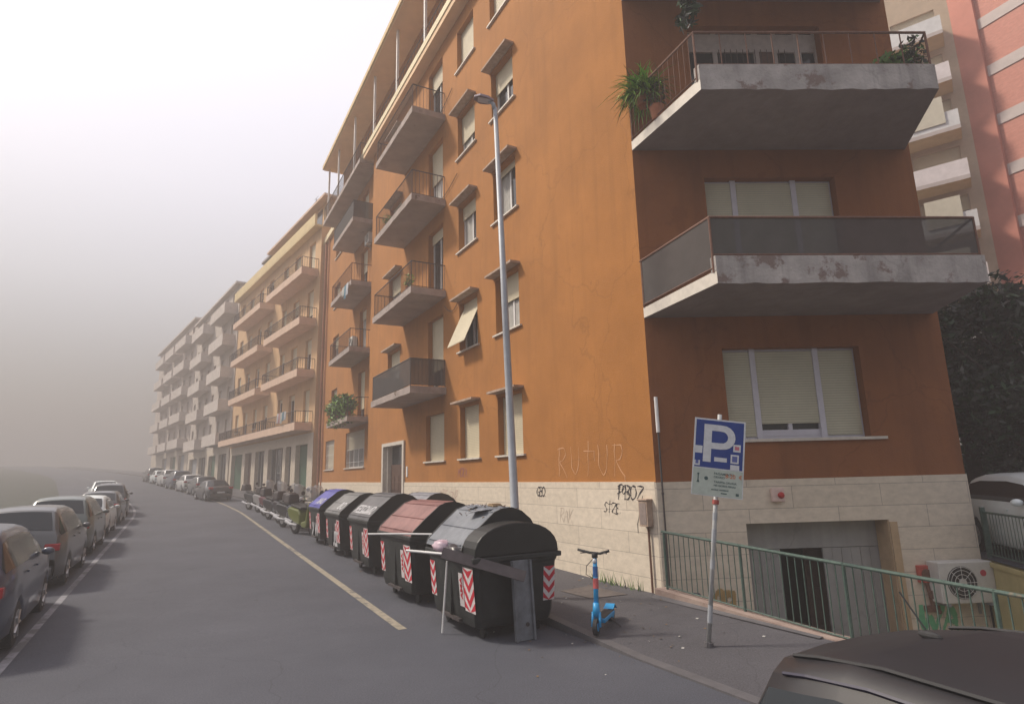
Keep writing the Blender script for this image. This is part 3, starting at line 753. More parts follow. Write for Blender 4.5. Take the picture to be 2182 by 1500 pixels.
# downpipes
def pipe(F, s, o, z0, z1, m, r=.05, name='downpipe'):
    b = MB(); b.tube([F(s, o, z0), F(s, o, z1)], r, 8)
    z = z0 + .4
    while z < z1: b.tube([F(s, o, z), F(s, o, z + .05)], r * 1.35, 8); z += 2.4
    return b.build(name, m, B1, smooth=False)
pipe(FA, 33.1, REC + .1, .5, 19, m_pipe, .07)
pipe(FA, 32.2, REC + .07, .5, 19, m_pipe, .045)
pipe(FB, .09, .09, -.9, 3.05, m_iron, .018, 'cable_pipe'); 
MB().tube([FB(.09, .09, 3.05), FB(.09, .09, 3.72)], .035, 8).build('cable_pipe', m_white, B1)
b = MB().box(FR, -.10, .0, .004, .03, 11.8, 22.5); b.build('green_edge_pipe', mat('green_net', (.03, .22, .16), .7, .2, 8), B1)
# cables looping on the facade
b = MB()
for (s0, s1, z) in ((9.0, 12.0, 12.7), (9.4, 12.2, 16.3), (8.8, 10.2, 8.2)):
    b.tube([FA(s0 + (s1 - s0) * t / 8, .04, z - .35 * math.sin(math.pi * t / 8)) for t in range(9)], .012, 4)
b.build('loose_cable', m_iron, B1)
# graffiti tags (spray paint on the wall)
def spray(txt, size, F, s, o, z, m, sgn, shear=.25, off=.02, rot=0, name='graffiti', space=1.0):
    b = MB(); ca, sa = math.cos(rot), math.sin(rot)
    put_text(b, txt, size, lambda x, y: F(s + sgn * (x * ca - y * sa), o, z + x * sa + y * ca), 0, shear=shear, offset=off, space=space)
    return b.build(name, m, B1, norm=False)
m_spray = mat('black_spray', (.035, .03, .035), .7, .2, 20)
m_spray2 = mat('faded_pink_spray', (.42, .25, .22), .8, .3, 10)
m_spray3 = mat('faded_pale_spray', (.60, .32, .16), .85, .1, 10)
GL = {'W': [[(.0, 1), (.18, 0), (.38, .7), (.58, 0), (.85, 1.05)]], 'P': [[(.1, 0), (.16, 1.05)], [(-.05, .95), (.45, 1.08), (.62, .80), (.50, .55), (.12, .48)]], 'B': [[(.12, -.05), (.15, 1)], [(.0, .98), (.48, 1.0), (.58, .78), (.40, .55), (.16, .52), (.55, .50), (.68, .25), (.45, -.02), (.05, .02)]],
      'O': [[(.55, .92), (.25, 1.02), (.02, .70), (.05, .25), (.30, -.03), (.60, .20), (.66, .65), (.45, .98), (.30, .9)]], 'Z': [[(.0, .92), (.35, .98), (.72, .95), (.40, .55), (.02, .03), (.40, .0), (.95, -.10)]],
      'S': [[(.55, .9), (.25, 1), (.08, .75), (.30, .52), (.52, .30), (.35, .02), (.0, .08)]], 'T': [[(.28, 1.15), (.25, .0)], [(.02, .82), (.62, .86)]], 'E': [[(.5, .95), (.1, .9), (.12, .5), (.42, .52), (.12, .48), (.08, .02), (.55, -.02)]],
      'R': [[(.1, 0), (.12, 1)], [(.0, .98), (.45, 1.0), (.55, .75), (.38, .52), (.12, .5), (.62, -.05)]], 'U': [[(.05, 1), (.08, .3), (.30, -.02), (.52, .25), (.55, 1)]], 'G': [[(.6, .85), (.3, 1), (.03, .6), (.1, .15), (.4, 0), (.62, .2), (.6, .48), (.35, .46)]],
      'A': [[(.0, 0), (.3, 1), (.6, 0)], [(.12, .38), (.5, .40)]], 'M': [[(.0, 0), (.1, 1), (.32, .3), (.55, 1), (.65, 0)]], 'K': [[(.08, 0), (.1, 1)], [(.55, .98), (.12, .45), (.6, -.05)]], 'N': [[(.05, 0), (.08, 1), (.5, .05), (.55, 1)]], '/': [[(.3, 1), (.1, 0)]], '.': [[(.05, .0), (.12, .02)]], ' ': []}
def scrawl(txt, h, F, s, o, z, m, wd, slant=.18, sp=.62, seed=1):
    """spray can strokes: short flat ribbons following wobbly hand-drawn letters, reading towards smaller s"""
    rnd = random.Random(seed); b = MB(); x0 = 0
    for ch in txt:
        for st in GL.get(ch, []):
            P = []
            for (p, q) in zip(st[:-1], st[1:]):
                for k in range(5): u = k / 5; P.append((p[0] + (q[0] - p[0]) * u, p[1] + (q[1] - p[1]) * u))
            P.append(st[-1])
            for _ in range(2): P = [P[0]] + [((a[0] + 2 * b2_[0] + c[0]) / 4, (a[1] + 2 * b2_[1] + c[1]) / 4) for a, b2_, c in zip(P[:-2], P[1:-1], P[2:])] + [P[-1]]
            P = [(x0 + x + slant * y + .02 * math.sin(9 * y + x0 * 3), y + .03 * math.sin(5 * x + x0)) for x, y in P]
            for i_, (p, q) in enumerate(zip(P[:-1], P[1:])):
                dx, dy = q[0] - p[0], q[1] - p[1]; ll = math.hypot(dx, dy) or 1; w0 = wd / h * (.8 + .35 * math.sin(i_ * .7 + x0 * 5)); nx, ny = -dy / ll * w0 / 2, dx / ll * w0 / 2; ex, ey = dx * .15, dy * .15
                oo = o + .0004 * (i_ % 7)
                b.quad(*[F(s - X * h, oo, z + Y * h) for X, Y in ((p[0] - ex + nx, p[1] - ey + ny), (q[0] + ex + nx, q[1] + ey + ny), (q[0] + ex - nx, q[1] + ey - ny), (p[0] - ex - nx, p[1] - ey - ny))])
            if rnd.random() < .3: xx, yy = P[-1]; b.quad(*[F(s - X * h, o + .003, z + Y * h) for X, Y in ((xx - .015, yy), (xx + .015, yy), (xx + .01, yy - .35), (xx - .01, yy - .35))])
        x0 += sp * (1 + rnd.uniform(-.08, .08)) * (.5 if ch in './ ' else 1)
    return b.build('graffiti', m, B1, norm=False)
scrawl('PBOZ.', .27, FA, 1.12, .039, 1.80, m_spray, .028, sp=.70)
scrawl('SOZ', .16, FA, 1.12, .039, 1.90, m_spray, .02, sp=.9, seed=3)
scrawl('STZE.', .20, FA, 1.60, .039, 1.53, m_spray, .022, sp=.62, seed=2)
scrawl('/', .5, FA, .60, .039, 1.35, m_spray, .014)
scrawl('GBO.', .22, FA, 4.30, .039, 1.80, m_spray, .03, sp=.6, seed=4)
scrawl('RUTUR', .62, FA, 3.35, .004, 2.28, m_spray3, .022, sp=.82, slant=.05, seed=5)
scrawl('MOKA', .28, FA, 9.2, .004, 2.30, mat('dull_violet_spray', (.30, .11, .10), .8, .2, 10), .03, seed=6)
scrawl('ARE TAR', .40, FA, 10.8, .039, 1.50, m_spray2, .02, slant=.4, seed=7)
scrawl('KEN', .34, FA, 7.9, .039, 1.2, m_spray2, .012, seed=8)
scrawl('RAK', .30, FA, 3.3, .039, 1.25, mat('tan_spray', (.50, .42, .34), .8, .2, 10), .012, seed=9)
FBm = lambda s_, o_, z_: FB(-s_, o_, z_)
scrawl('WA', .48, FBm, -4.60, .045, -.66, mat('green_spray', (.13, .42, .22), .7, .15, 6), .10, seed=11, sp=.9)
scrawl('M', .36, FBm, -.55, .045, -.36, mat('green_spray_dark', (.10, .36, .24), .7, .15, 6), .05, seed=12)
scrawl('OO', .30, FBm, -.85, .045, -.14, mat('ochre_spray', (.40, .26, .10), .7, .15, 6), .13, seed=13, sp=.6)
scrawl('OB', .26, FBm, -.30, .045, -.10, mat('violet_spray', (.12, .10, .16), .7, .15, 6), .03, seed=14)
# small enamel plate by the door and plates
MB().box(FA, 14.05, 14.2, .0, .03, 2.35, 2.75).build('wall_plate', m_white, B1)

# things fixed to / standing at the orange building
t = thing('meter_box', 'small weathered grey metal box on the travertine beside the corner graffiti', 'utility box', FA(.24, .04, 1.5))
b = MB(); b.box(FA, .10, .34, .036, .17, 1.33, 1.80); b.box(FA, .085, .355, .036, .19, 1.80, 1.83); b.build('housing', m_hood, t, bevel=.006)
b = MB(); b.box(FA, .13, .31, .171, .176, 1.37, 1.76); b.build('door', mat('old_box_door', (.25, .20, .18), .7, .2, 12), t)
b = MB(); b.tube([FA(.2, .08, 1.33), FA(.2, .08, .16)], .022, 6); b.build('conduit', m_rust, t)
t = thing('alarm_siren', 'small white and red alarm siren above the garage gate', 'alarm', FB(2.25, .04, 1.75))
MB().box(FB, 2.13, 2.37, .036, .13, 1.72, 1.97).build('housing', mat('siren_white', (.66, .50, .45), .5, .06, 8), t, bevel=.02)
MB().ball(FB(2.29, .14, 1.84), (.065, .05, .06)).build('lamp', mat('siren_red', (.42, .02, .02), .4, .06, 8), t, smooth=True)
def aircon(F, s, o, z, w_=.85, h=.58, dpt=.3, label='', group=None, logo=False):
    t = thing('air_conditioner', label, 'air conditioner', F(s + w_ / 2, o, z), group=group)
    MB().box(F, s, s + w_, o + .04, o + dpt, z, z + h).build('casing', m_acw, t, bevel=.015)
    c = F(s + w_ * .40, o + dpt + .004, z + h * .5)
    g = MB(); g.disc(c, F.N, h * .40, .006, 24); g.build('fan_opening', m_dark, t)
    f_ = MB()
    for r_ in (.1, .2, .3, .38):
        pts = [c + F.D * (h * r_ * math.cos(a * math.pi / 12)) + Vector((0, 0, h * r_ * math.sin(a * math.pi / 12))) + F.N * .012 for a in range(25)]
        f_.tube(pts, .005, 4, cap=False)
    for a in range(8):
        f_.tube([c + F.N * .012, c + F.N * .012 + F.D * (h * .4 * math.cos(a * math.pi / 4)) + Vector((0, 0, h * .4 * math.sin(a * math.pi / 4)))], .005, 4)
    f_.disc(c + F.N * .016, F.N, h * .09, .008, 12)
    f_.build('fan_grille', m_acw, t)
    b = MB()
    for x in (s + .12, s + w_ - .12): b.box(F, x - .02, x + .02, o + .0, o + dpt, z - .05, z - .003); b.box(F, x - .02, x + .02, o, o + .03, z - .25, z - .05)
    b.build('bracket', m_grey, t)
    if logo: MB().disc(F(s + w_ * .80, o + dpt + .004, z + h * .72), F.N, .055, .006, 14).build('badge', mat('badge_red', (.5, .06, .08), .5, .05, 5), t)
    return t
aircon(FB, 4.88, .036, -.10, 1.02, .70, .34, 'white air conditioner unit on the stone wall right of the garage gate', logo=True)
t = thing('hydrant_box', 'red standpipe valves on a rusty pipe beside the garage gate', 'standpipe', FB(4.85, .05, .2))
b = MB(); b.box(FB, 4.70, 4.96, .036, .12, .22, .52); b.build('red_plate', mat('standpipe_red', (.42, .08, .06), .6, .25, 12), t, bevel=.01)
b = MB(); b.disc(FB(4.83, .13, .37), FB.N, .09, .03, 14); b.build('valve', m_rust, t); MB().disc(FB(4.88, .13, .02), FB.N, .07, .04, 14).build('valve', m_rust, t)
b = MB(); b.tube([FB(4.83, .08, .25), FB(4.86, .08, .1), FB(4.9, .08, -.25), FB(5.02, .08, -.3)], .035, 7); b.box(FB, 4.75, 5.0, .036, .12, -.28, -.18); b.build('pipe', m_rust, t)
aircon(FA, 21.0, REC, 12.1 + 2.5, .8, .55, .3, 'air conditioner under the topmost balcony slab left of the entrance bay')
aircon(FA, 23.9, REC, 9.2, .8, .9, .3, 'tall white air conditioner standing behind the second balcony up on the recessed bay')

# ================================================================== STREET FURNITURE
# lamp post
LP = street(10.15, 5.62, .145)
t = thing('street_lamp', 'tall grey steel street lamp rising behind the nearest rubbish container', 'street lamp', LP)
LR = Frame(LP, Vector((1, 0, 0)), Vector((0, 1, 0)))
lean = Vector((-.024, 0, 1))
def lp(h, x=0, y=0): return LP + lean * h + Vector((x, y, 0))
MB().tube([lp(0), lp(1.2), lp(1.21), lp(5.0), lp(9.9)], [.095, .09, .082, .07, .048], 14).build('pole', m_grey, t, smooth=True)
b = MB(); b.tube([lp(0), lp(.12)], .16, 14); b.tube([lp(1.15), lp(1.24)], .12, 14); b.build('collar', m_grey, t)
b = MB(); b.tube([lp(9.85), lp(10.0, -.04), lp(10.08, -.12)], [.05, .045, .04], 8); b.build('arm', m_grey, t, smooth=True)
hd = Vector((-.95, -.1, .18)).normalized()
b = MB(); c = lp(10.08, -.08); pr = [(0, .0), (.12, .06), (.45, .08), (.62, .035)]
side = hd.cross(Vector((0, 0, 1))).normalized(); upv = side.cross(hd)
vs = []
for (x, hw) in ((-.08, .05), (.10, .13), (.34, .16), (.52, .06)):
    for (sgn, up_) in ((-1, -.03), (1, -.03), (1, .05 if hw > .1 else .03), (-1, .05 if hw > .1 else .03)):
        vs.append(c + hd * (x * .72) + side * sgn * hw * (1 if up_ < 0 else .7) + upv * up_)
fs = [(0, 1, 2, 3), (12, 15, 14, 13)] + [(4 * i + k, 4 * i + (k + 1) % 4, 4 * i + 4 + (k + 1) % 4, 4 * i + 4 + k) for i in range(3) for k in range(4)]
b.add(vs, fs); b.build('lamp_head', mat('lamp_head_paint', (.22, .17, .20), .5, .1, 5), t, bevel=.01)
b = MB(); q = [c + hd * (x * .72) + side * s_ * .09 - upv * .034 for x, s_ in ((.02, -1), (.40, -1), (.40, 1), (.02, 1))]; b.quad(*q); b.build('lamp_glass', mat('lamp_lens', (.55, .55, .6), .2, .05, 5), t)

# parking sign, leaning
SG = street(6.25, 6.28, pav_z(6.25, 6.28) - .003)
t = thing('parking_sign', 'blue and white parking sign on a thin leaning pole beside the green railing', 'sign', SG)
tl = rad(8.0); yaw = rad(-4)
ux = Vector((math.cos(tl) * math.cos(yaw), math.cos(tl) * math.sin(yaw), -math.sin(tl))); uz = Vector((math.sin(tl) * math.cos(yaw), math.sin(tl) * math.sin(yaw), math.cos(tl))); uy = ux.cross(uz) * -1
def sg(x, z, y=0.0): return SG + ux * x + uz * z + uy * y
uy = uz.cross(ux).normalized()      # points away from the viewer
MB().tube([sg(0, 0), sg(0, 3.06)], .03, 10).build('pole', mat('galvanised_pole', (.42, .43, .43), .5, .15, 15, metal=.3), t, smooth=True)
b = MB()
for z0_, z1_ in ((.30, .52), (.98, 1.10), (1.32, 1.5), (1.62, 1.72)): MB().tube([sg(0, z0_), sg(0, z1_)], .033, 10).build('pole_sticker', m_grey, t)
b = MB(); b.tube([sg(0, 0), sg(0, .06)], .06, 10); b.build('pole_base', m_kerb, t)
def sbox(b, x0, x1, z0, z1, y0, y1, m=0): 
    vs = [sg(x, z, y) for z in (z0, z1) for y in (y0, y1) for x in (x0, x1)]
    b.add(vs, [(0, 1, 3, 2), (4, 6, 7, 5), (0, 4, 5, 1), (2, 3, 7, 6), (0, 2, 6, 4), (1, 5, 7, 3)], m)
PX0, PX1, PZ0, PZ1, PZm = -.345, .345, 1.93, 2.985, 2.30
m_blue = mat('sign_blue', (.006, .040, .235), .45, .1, 10); m_signw = mat('sign_white', (.62, .64, .66), .5, .1, 15); m_signp = mat('sign_panel', (.46, .52, .46), .5, .1, 12)
b = MB(); sbox(b, PX0, PX1, PZ0, PZ1, -.045, -.04); pl_ = b.build('sign_plate', [m_signw], t, bevel=.0)
b = MB(); sbox(b, PX0 + .022, PX1 - .022, PZm + .012, PZ1 - .022, -.0475, -.0455); b.build('blue_field', m_blue, pl_)
b = MB(); sbox(b, PX0 + .012, PX1 - .012, PZ0 + .012, PZm - .004, -.0475, -.0455); b.build('lower_panel', m_signp, pl_)
b = MB(); pw, ph = .69, .655
def sp_(u, v): return sg(PX0 + u * pw, PZ1 - .02 - v * ph, -.0515)
b.quad(sp_(.19, .88), sp_(.345, .88), sp_(.345, .09), sp_(.19, .09))
ou = [(.345, .09), (.52, .09)] + [(.555 + .255 * math.sin(k * math.pi / 10), .345 - .255 * math.cos(k * math.pi / 10)) for k in range(1, 10)] + [(.52, .60), (.345, .60)]
inn_ = [(.345, .22), (.50, .22)] + [(.54 + .125 * math.sin(k * math.pi / 10), .345 - .125 * math.cos(k * math.pi / 10)) for k in range(1, 10)] + [(.50, .47), (.345, .47)]
for k in range(len(ou) - 1): b.quad(sp_(*ou[k]), sp_(*ou[k + 1]), sp_(*inn_[k + 1]), sp_(*inn_[k]))
b.build('lettering', m_signw, pl_, norm=False)
b = MB()   # stickers on the blue field
pass
for q_ in ((-.325, -.225, 2.50, 2.60), (-.325, -.25, 2.33, 2.40), (-.06, .11, 2.405, 2.462), (.16, .27, 2.40, 2.52), (.19, .29, 2.56, 2.66), (.16, .28, 2.305, 2.38)):
    b = MB(); sbox(b, *q_, -.0496, -.049); b.build('sticker', m_signw, pl_)
mb1, mb2 = mat('sticker_blue', (.10, .13, .35), .6, .1, 9), mat('sticker_rose', (.5, .15, .2), .6, .1, 9)
for q_, m_ in (((.18, .25, 2.42, 2.50), mb1), ((.21, .27, 2.585, 2.635), mb2), ((-.31, -.27, 2.35, 2.40), mb1)):
    b = MB(); sbox(b, *q_, -.0506, -.0498); b.build('sticker_print', m_, pl_)
b = MB()   # pictograms and text of the supplementary panel
def pan_text(txt, size, x, z, m): put_text(b, txt, size, lambda u, v: sg(x + u, z + v, -.0492), m, offset=.001)
sbox(b, -.27, -.255, 2.12, 2.20, -.0492, -.0486, 0); b.add([sg(-.262 + .016 * math.cos(k), 2.215 + .016 * math.sin(k), -.0492) for k in (0, 1, 2, 3, 4, 5)], [(0, 1, 2, 3, 4, 5)], 0)
b.add([sg(-.262 - .02, 2.10, -.0492), sg(-.262 + .02, 2.10, -.0492), sg(-.262, 2.16, -.0492)], [(0, 1, 2)], 0)
b.add([sg(-.155 + .027 * math.cos(k * .7), 2.165 + .027 * math.sin(k * .7), -.0492) for k in range(9)], [tuple(range(9))], 0)
pan_text('PAGAMENTO', .045, -.055, 2.225, 0); pan_text('ORARIO', .040, -.055, 2.18, 0); pan_text('8-20', .075, .10, 2.195, 1); pan_text('€', .07, .28, 2.195, 1)
pan_text('TARIFFA ORARIA', .040, -.05, 2.115, 0); pan_text('NEI GIORNI FERIALI', .034, -.05, 2.07, 0); pan_text('esclusi residenti', .036, -.08, 2.015, 0)
sbox(b, .25, .29, 1.965, 2.0, -.0492, -.0486, 0); sbox(b, .05, .13, 1.975, 1.99, -.0492, -.0486, 0)
b.build('lettering', [mat('sign_ink', (.05, .10, .10), .6, .05, 9), mat('sign_orange_ink', (.55, .14, .04), .6, .05, 9)], pl_, norm=False)
b = MB(); b.tube([sg(0, 1.83), sg(0, 1.89)], .045, 10); b.box(Frame(sg(0, 2.15, -.03), ux, uy), -.1, .1, -.005, .012, 0, .04); b.build('clamp', mat('rusty_red_clamp', (.30, .06, .05), .7, .2, 9), t)

# green railing along the sunken forecourt, with its low curb wall
def ry(a): return 1.26 + .053 * (a - 8.5)            # top rail height
t = thing('green_railing', 'green painted metal railing on a low curb along the sunken garage forecourt', 'railing', street(8.4, 7.73))
RA = [8.55 - .0 - i * .12 for i in range(int(13.5 / .12))]
b = MB(); b.tube([street(8.6, 7.73, ry(8.6)), street(-5, 7.73, ry(-5))], .024, 8); b.build('top_rail', m_green, t)
b = MB(); b.tube([street(8.6, 7.73, .34), street(-5, 7.73, ry(-5) - .9)], .014, 6); b.build('bottom_rail', m_green, t)
b = MB()
for i, a in enumerate(RA):
    if i % 14 == 0: continue
    b.tube([street(a, 7.73, ry(a) - .92), street(a, 7.73, ry(a))], .0085, 5, cap=False)
tag(b.build('baluster', m_green, t), None, None, kind='stuff')
for i, a in enumerate(RA):
    if i % 14 == 0: MB().tube([street(a, 7.73, ry(a) - 1.0), street(a, 7.73, ry(a) + .02)], .024, 8).build('post', m_green, t)
b = MB()
def cz(a): return max(.155, .29 + .045 * (a - 8.5))
vs = lambda a: [street(a, 7.58, .1), street(a, 7.58, cz(a)), street(a, 7.88, cz(a)), street(a, 7.88, -1.4)]
A0, A1 = vs(8.72), vs(5.5)
b.add(A0 + A1, [(0, 4, 5, 1), (1, 5, 6, 2), (2, 6, 7, 3), (0, 1, 2, 3)])
A2 = vs(-10); b.add(A1 + A2, [(0, 4, 5, 1), (1, 5, 6, 2), (2, 6, 7, 3)])
b.build('curb_wall', mat('rosy_curb', (.30, .21, .18), .85, .15, 4, bump=.3, col2=(.36, .28, .24)), t)
b = MB(); b.add([street(8.72, 7.50, .15), street(5.5, 7.50, .15), street(5.5, 7.58, .162), street(8.72, 7.58, .20)], [(0, 1, 2, 3)]); b.build('curb_edge', m_kerb, t)

# green fence above the yellow retaining wall on the right
t = thing('retaining_wall', 'low yellowish retaining wall below the green fence at the right', 'wall', E6)
b = MB(); b.box(FR, .08, 16, -.25, -.03, -1.35, .50, 0); b.box(FR, .08, 16, -.30, .02, .50, .58, 0); b.build('wall', mat('yellow_plaster', (.52, .45, .22), .85, .15, 2, streak=.4), t)
t = thing('green_fence', 'dark green metal fence on the retaining wall in front of the silver car', 'fence', E6)
MB().box(FR, .06, .12, -.17, -.10, .2, 1.52).build('post', m_green, t)
b = MB(); b.tube([FR(.1, -.14, 1.43), FR(7, -.14, 1.43)], .02, 6); b.tube([FR(.1, -.14, .68), FR(7, -.14, .68)], .016, 6); b.build('rail', m_green, t)
b = MB()
for i in range(1, 60): b.tube([FR(.1 + i * .11, -.14, .68), FR(.1 + i * .11, -.14, 1.43)], .008, 4, cap=False)
b.build('bars', m_green, t)
for i in (2, 4, 6): MB().tube([FR(i, -.14, .5), FR(i, -.14, 1.46)], .022, 6).build('post', m_green, t)

# ------------------------------------------------------------------ rubbish containers
m_bin = mat('container_black', (.010, .012, .012), .6, .25, 3, bump=.15, col2=(.022, .025, .025), stain=(.045, .045, .043), stain_at=.62)
m_lid_dark = mat('container_lid_dark', (.009, .010, .010), .5, .25, 4)
def chevrons(b, fn, w_, h_, down=True, n=3, base=1):
    """white plate slot 0 with red chevrons slot 1; fn(x,z,off)"""
    b.quad(fn(0, 0, 0), fn(w_, 0, 0), fn(w_, h_, 0), fn(0, h_, 0), 0)
    st = h_ / n; th = st * .5; sg_ = -1 if down else 1; rise = w_ * .55
    for i in range(-1, n + 1):
        y0 = st * i + th * .5
        P = []
        def cl(v): return min(h_, max(0, v))
        l0, m0, l1, m1 = y0, y0 + sg_ * rise, y0 + th, y0 + th + sg_ * rise
        for (xa, xb, ya, yb, yc, yd) in ((0, w_ / 2, l0, m0, m1, l1), (w_ / 2, w_, m0, l0, l1, m1)):
            q = [(xa, cl(ya)), (xb, cl(yb)), (xb, cl(yc)), (xa, cl(yd))]
            if abs(q[0][1] - q[3][1]) < 1e-4 and abs(q[1][1] - q[2][1]) < 1e-4: continue
            b.quad(*[fn(x, z, .002) for x, z in q], 1)
# local axes of a container: x along the street (away from viewer), y towards the road, z up
def arc_prof(y0, y1, z0, ztop, n=12, road=True):
    """lid section from the road edge (y1) over the crown to the wall edge (y0)"""
    pts = []
    for (fy, fz) in ((1, 0), (.95, .13), (.62, .50), (.22, .90), (.02, .985), (-.22, 1.0), (-.48, .90), (-.72, .68), (-.90, .36), (-1, 0)):
        pts.append((y1 * fy if fy > 0 else y0 * -fy, z0 + (ztop - z0) * fz))
    return pts
def bin_(label, loc, rz, lid_m, L=1.90, Wd=1.46, open_lid=False, raised=False):
    t = thing('rubbish_container', label, 'rubbish container', loc, rz, 'rubbish containers standing in a row along the pavement')
    hx, hy = L / 2, Wd / 2
    b = MB()
    # tapered tub with raised ribs
    lv = [(.17, .86), (.30, .90), (.75, .945), (1.02, .975), (1.06, 1.0), (1.14, 1.0)]
    rings = []
    for z, k in lv:
        c = .07
        ring = []
        for (sx_, sy_) in ((1, 1), (-1, 1), (-1, -1), (1, -1)):
            x, y = hx * k * sx_, hy * k * sy_
            if (sx_ > 0) == (sy_ > 0): ring += [(x, y - sy_ * c, z), (x - sx_ * c, y, z)]
            else: ring += [(x - sx_ * c, y, z), (x, y - sy_ * c, z)]
        rings.append(ring)
    vs = [p for r_ in rings for p in r_]; n = 8
    fs = [tuple(range(n))[::-1], tuple(range(n * (len(rings) - 1), n * len(rings)))] + [(n * i + k, n * i + (k + 1) % n, n * i + n + (k + 1) % n, n * i + n + k) for i in range(len(rings) - 1) for k in range(n)]
    b.add(vs, fs)
    for s_ in (-.5, 0, .5):
        for sy_ in (-1, 1):
            b.box(FW, s_ * L - .03 if s_ else -.03, (s_ * L + .03 if s_ else .03), *sorted((sy_ * hy * .90, sy_ * (hy * .94 + .02))), .25, 1.0) if abs(s_) < .4 else None
    b.build('tub', m_bin, t, world=False, bevel=.012)
    MB().box(FW, -hx * 1.03, hx * 1.03, -hy * 1.04, hy * 1.04, 1.09, 1.165).build('rim', m_bin, t, world=False, bevel=.015)
    b = MB()
    pr = arc_prof(-hy * 1.0, hy * 1.0, 1.17, 1.72)
    x0, x1 = -hx * .98, hx * 1.0
    if raised: pr = arc_prof(-hy * .92, hy * 1.02, 1.22, 1.82); x0 = -hx * .52
    N_ = len(pr)
    # lid shell: outer skin with ribs across it
    nx = 12
    for i in range(nx):
        xa, xb = x0 + (x1 - x0) * i / nx, x0 + (x1 - x0) * (i + 1) / nx
        for j in range(N_ - 1):
            (ya, za), (yb, zb_) = pr[j], pr[j + 1]
            b.quad((xa, ya, za), (xb, ya, za), (xb, yb, zb_), (xa, yb, zb_))
    lid = b.build('lid', lid_m, t, world=False, smooth=False)
    b = MB()
    for j in range(1, 6):
        ya, za = pr[j]; b.tube([(x0 + .06, ya, za + .002), (x1 - .06, ya, za + .002)], .014, 5)
    b.build('lid_rib', lid_m, lid, world=False)
    # end walls of the lid (dark) with a pronounced flange
    if raised:
        dome = [(hy * .99 * math.cos(math.pi * k / 16), 1.165 + .47 * math.sin(math.pi * k / 16) ** .8) for k in range(17)]
        MB().extr(dome, lambda x, y, z: (x, y, z), -hx * 1.0, -hx * .50).build('dome_lid', m_lid_dark, t, world=False, bevel=.02)
    for xs, nm in ((x0, 'near'), (x1, 'far')):
        e = MB(); d_ = .03 if xs > 0 else -.03
        base = [(y, z) for y, z in pr]
        e.extr([(y * 1.0, z + .012) for y, z in base] + [(-hy * .99, 1.165), (hy * .99, 1.165)][::1], lambda x, y, z: (x, y, z), xs - .002 * (1 if xs > 0 else -1), xs + d_)
        e.build('lid_end', m_lid_dark, t, world=False)
    # lifting trunnions, foot pedal, wheels
    for xs in (-1, 1):
        MB().tube([(xs * hx * .98, 0, .92), (xs * (hx * .98 + .12), 0, .92)], .04, 10).build('lifting_pin', m_grey, t, world=False)
    MB().box(FW, -.35, .35, hy * .9, hy * .98, .20, .24).build('foot_bar', m_iron, t, world=False)
    for sx_ in (-1, 1):
        for sy_ in (-1, 1):
            MB().disc((sx_ * hx * .68, sy_ * hy * .62, .085), (0, 1, 0), .085, .05, 16).build('wheel', m_lid_dark, t, world=False)
    # reflective chevron plates on the road side and on both ends
    def on_road(x_, z_): return lambda u, v, o: (x_ + u, hy * (.945 + (z_ + v - .75) * .11) + .006 + o, z_ + v)
    c = MB(); chevrons(c, on_road(-hx * .90, .38), .36, .62); c.build('chevron_plate', [m_refw, m_red], t, world=False, norm=False)
    c = MB(); chevrons(c, on_road(hx * .90 - .22, .42), .22, .55); c.build('chevron_plate', [m_refw, m_red], t, world=False, norm=False)
    c = MB(); chevrons(c, lambda u, v, o: (-hx * (.945 + (.45 + v - .75) * .11) - .006 - o, -hy * .9 + u, .45 + v), .20, .50); c.build('chevron_plate', [m_refw, m_red], t, world=False, norm=False)
    c = MB(); p = on_road(-hx * .90 + .38, .42); c.quad(p(0, 0, 0), p(.16, 0, 0), p(.16, .48, 0), p(0, .48, 0), 0)
    put_text(c, 'AMA', .12, lambda x, y: p(.035 + y, .42 - x * 1.25, .002), 1, offset=.006)
    c.build('white_plate', [m_refw, m_red], t, world=False, norm=False)
    return t
RZ = math.atan2(DA.y, DA.x)
def lidm(n, c, c2): return mat(n, c, .6, .2, 3, col2=c2, bump=.1, stain=tuple(x * .5 for x in c), stain_at=.62)
m_lid1 = lidm('lid_slate_blue', (.13, .145, .175), (.19, .205, .23))
def bin_at(a, l, lid, label, rz=0, **k):
    q = street(a, l); return bin_(label, q, RZ + rz, lid, **k)
bin1 = bin_at(9.22, 4.58, m_lid1, 'nearest black rubbish container with slate blue lid littered with scraps and sticks', raised=True)
# the mouth of the near container, overfull
t1 = street(8.3, 4.6)
bin2 = bin_at(11.95, 4.55, lidm('lid_faded_red', (.20, .085, .08), (.27, .13, .12)), 'black rubbish container with a faded red lid, second from the viewer', rz=rad(1.5))
bin2.scale = (1, 1, 1.05)
bin3 = bin_at(15.35, 4.72, lidm('lid_charcoal', (.075, .075, .085), (.12, .12, .13)), 'rubbish container with charcoal lid covered in white scrawl, third from the viewer')
bin3.scale = (1, 1, 1.06)
bin4 = bin_at(18.6, 4.80, lidm('lid_grey', (.13, .13, .135), (.2, .2, .2)), 'grey lidded rubbish container between the scrawled one and the blue one')
bin5 = bin_at(21.6, 4.85, lidm('lid_blue', (.05, .05, .30), (.09, .09, .40)), 'rubbish container with a violet blue lid, farthest of the row')
bin6 = bin_at(17.0, 6.35, lidm('lid_pale_slate', (.20, .205, .24), (.27, .275, .30)), 'rubbish container with pale slate lid pushed back against the pavement')
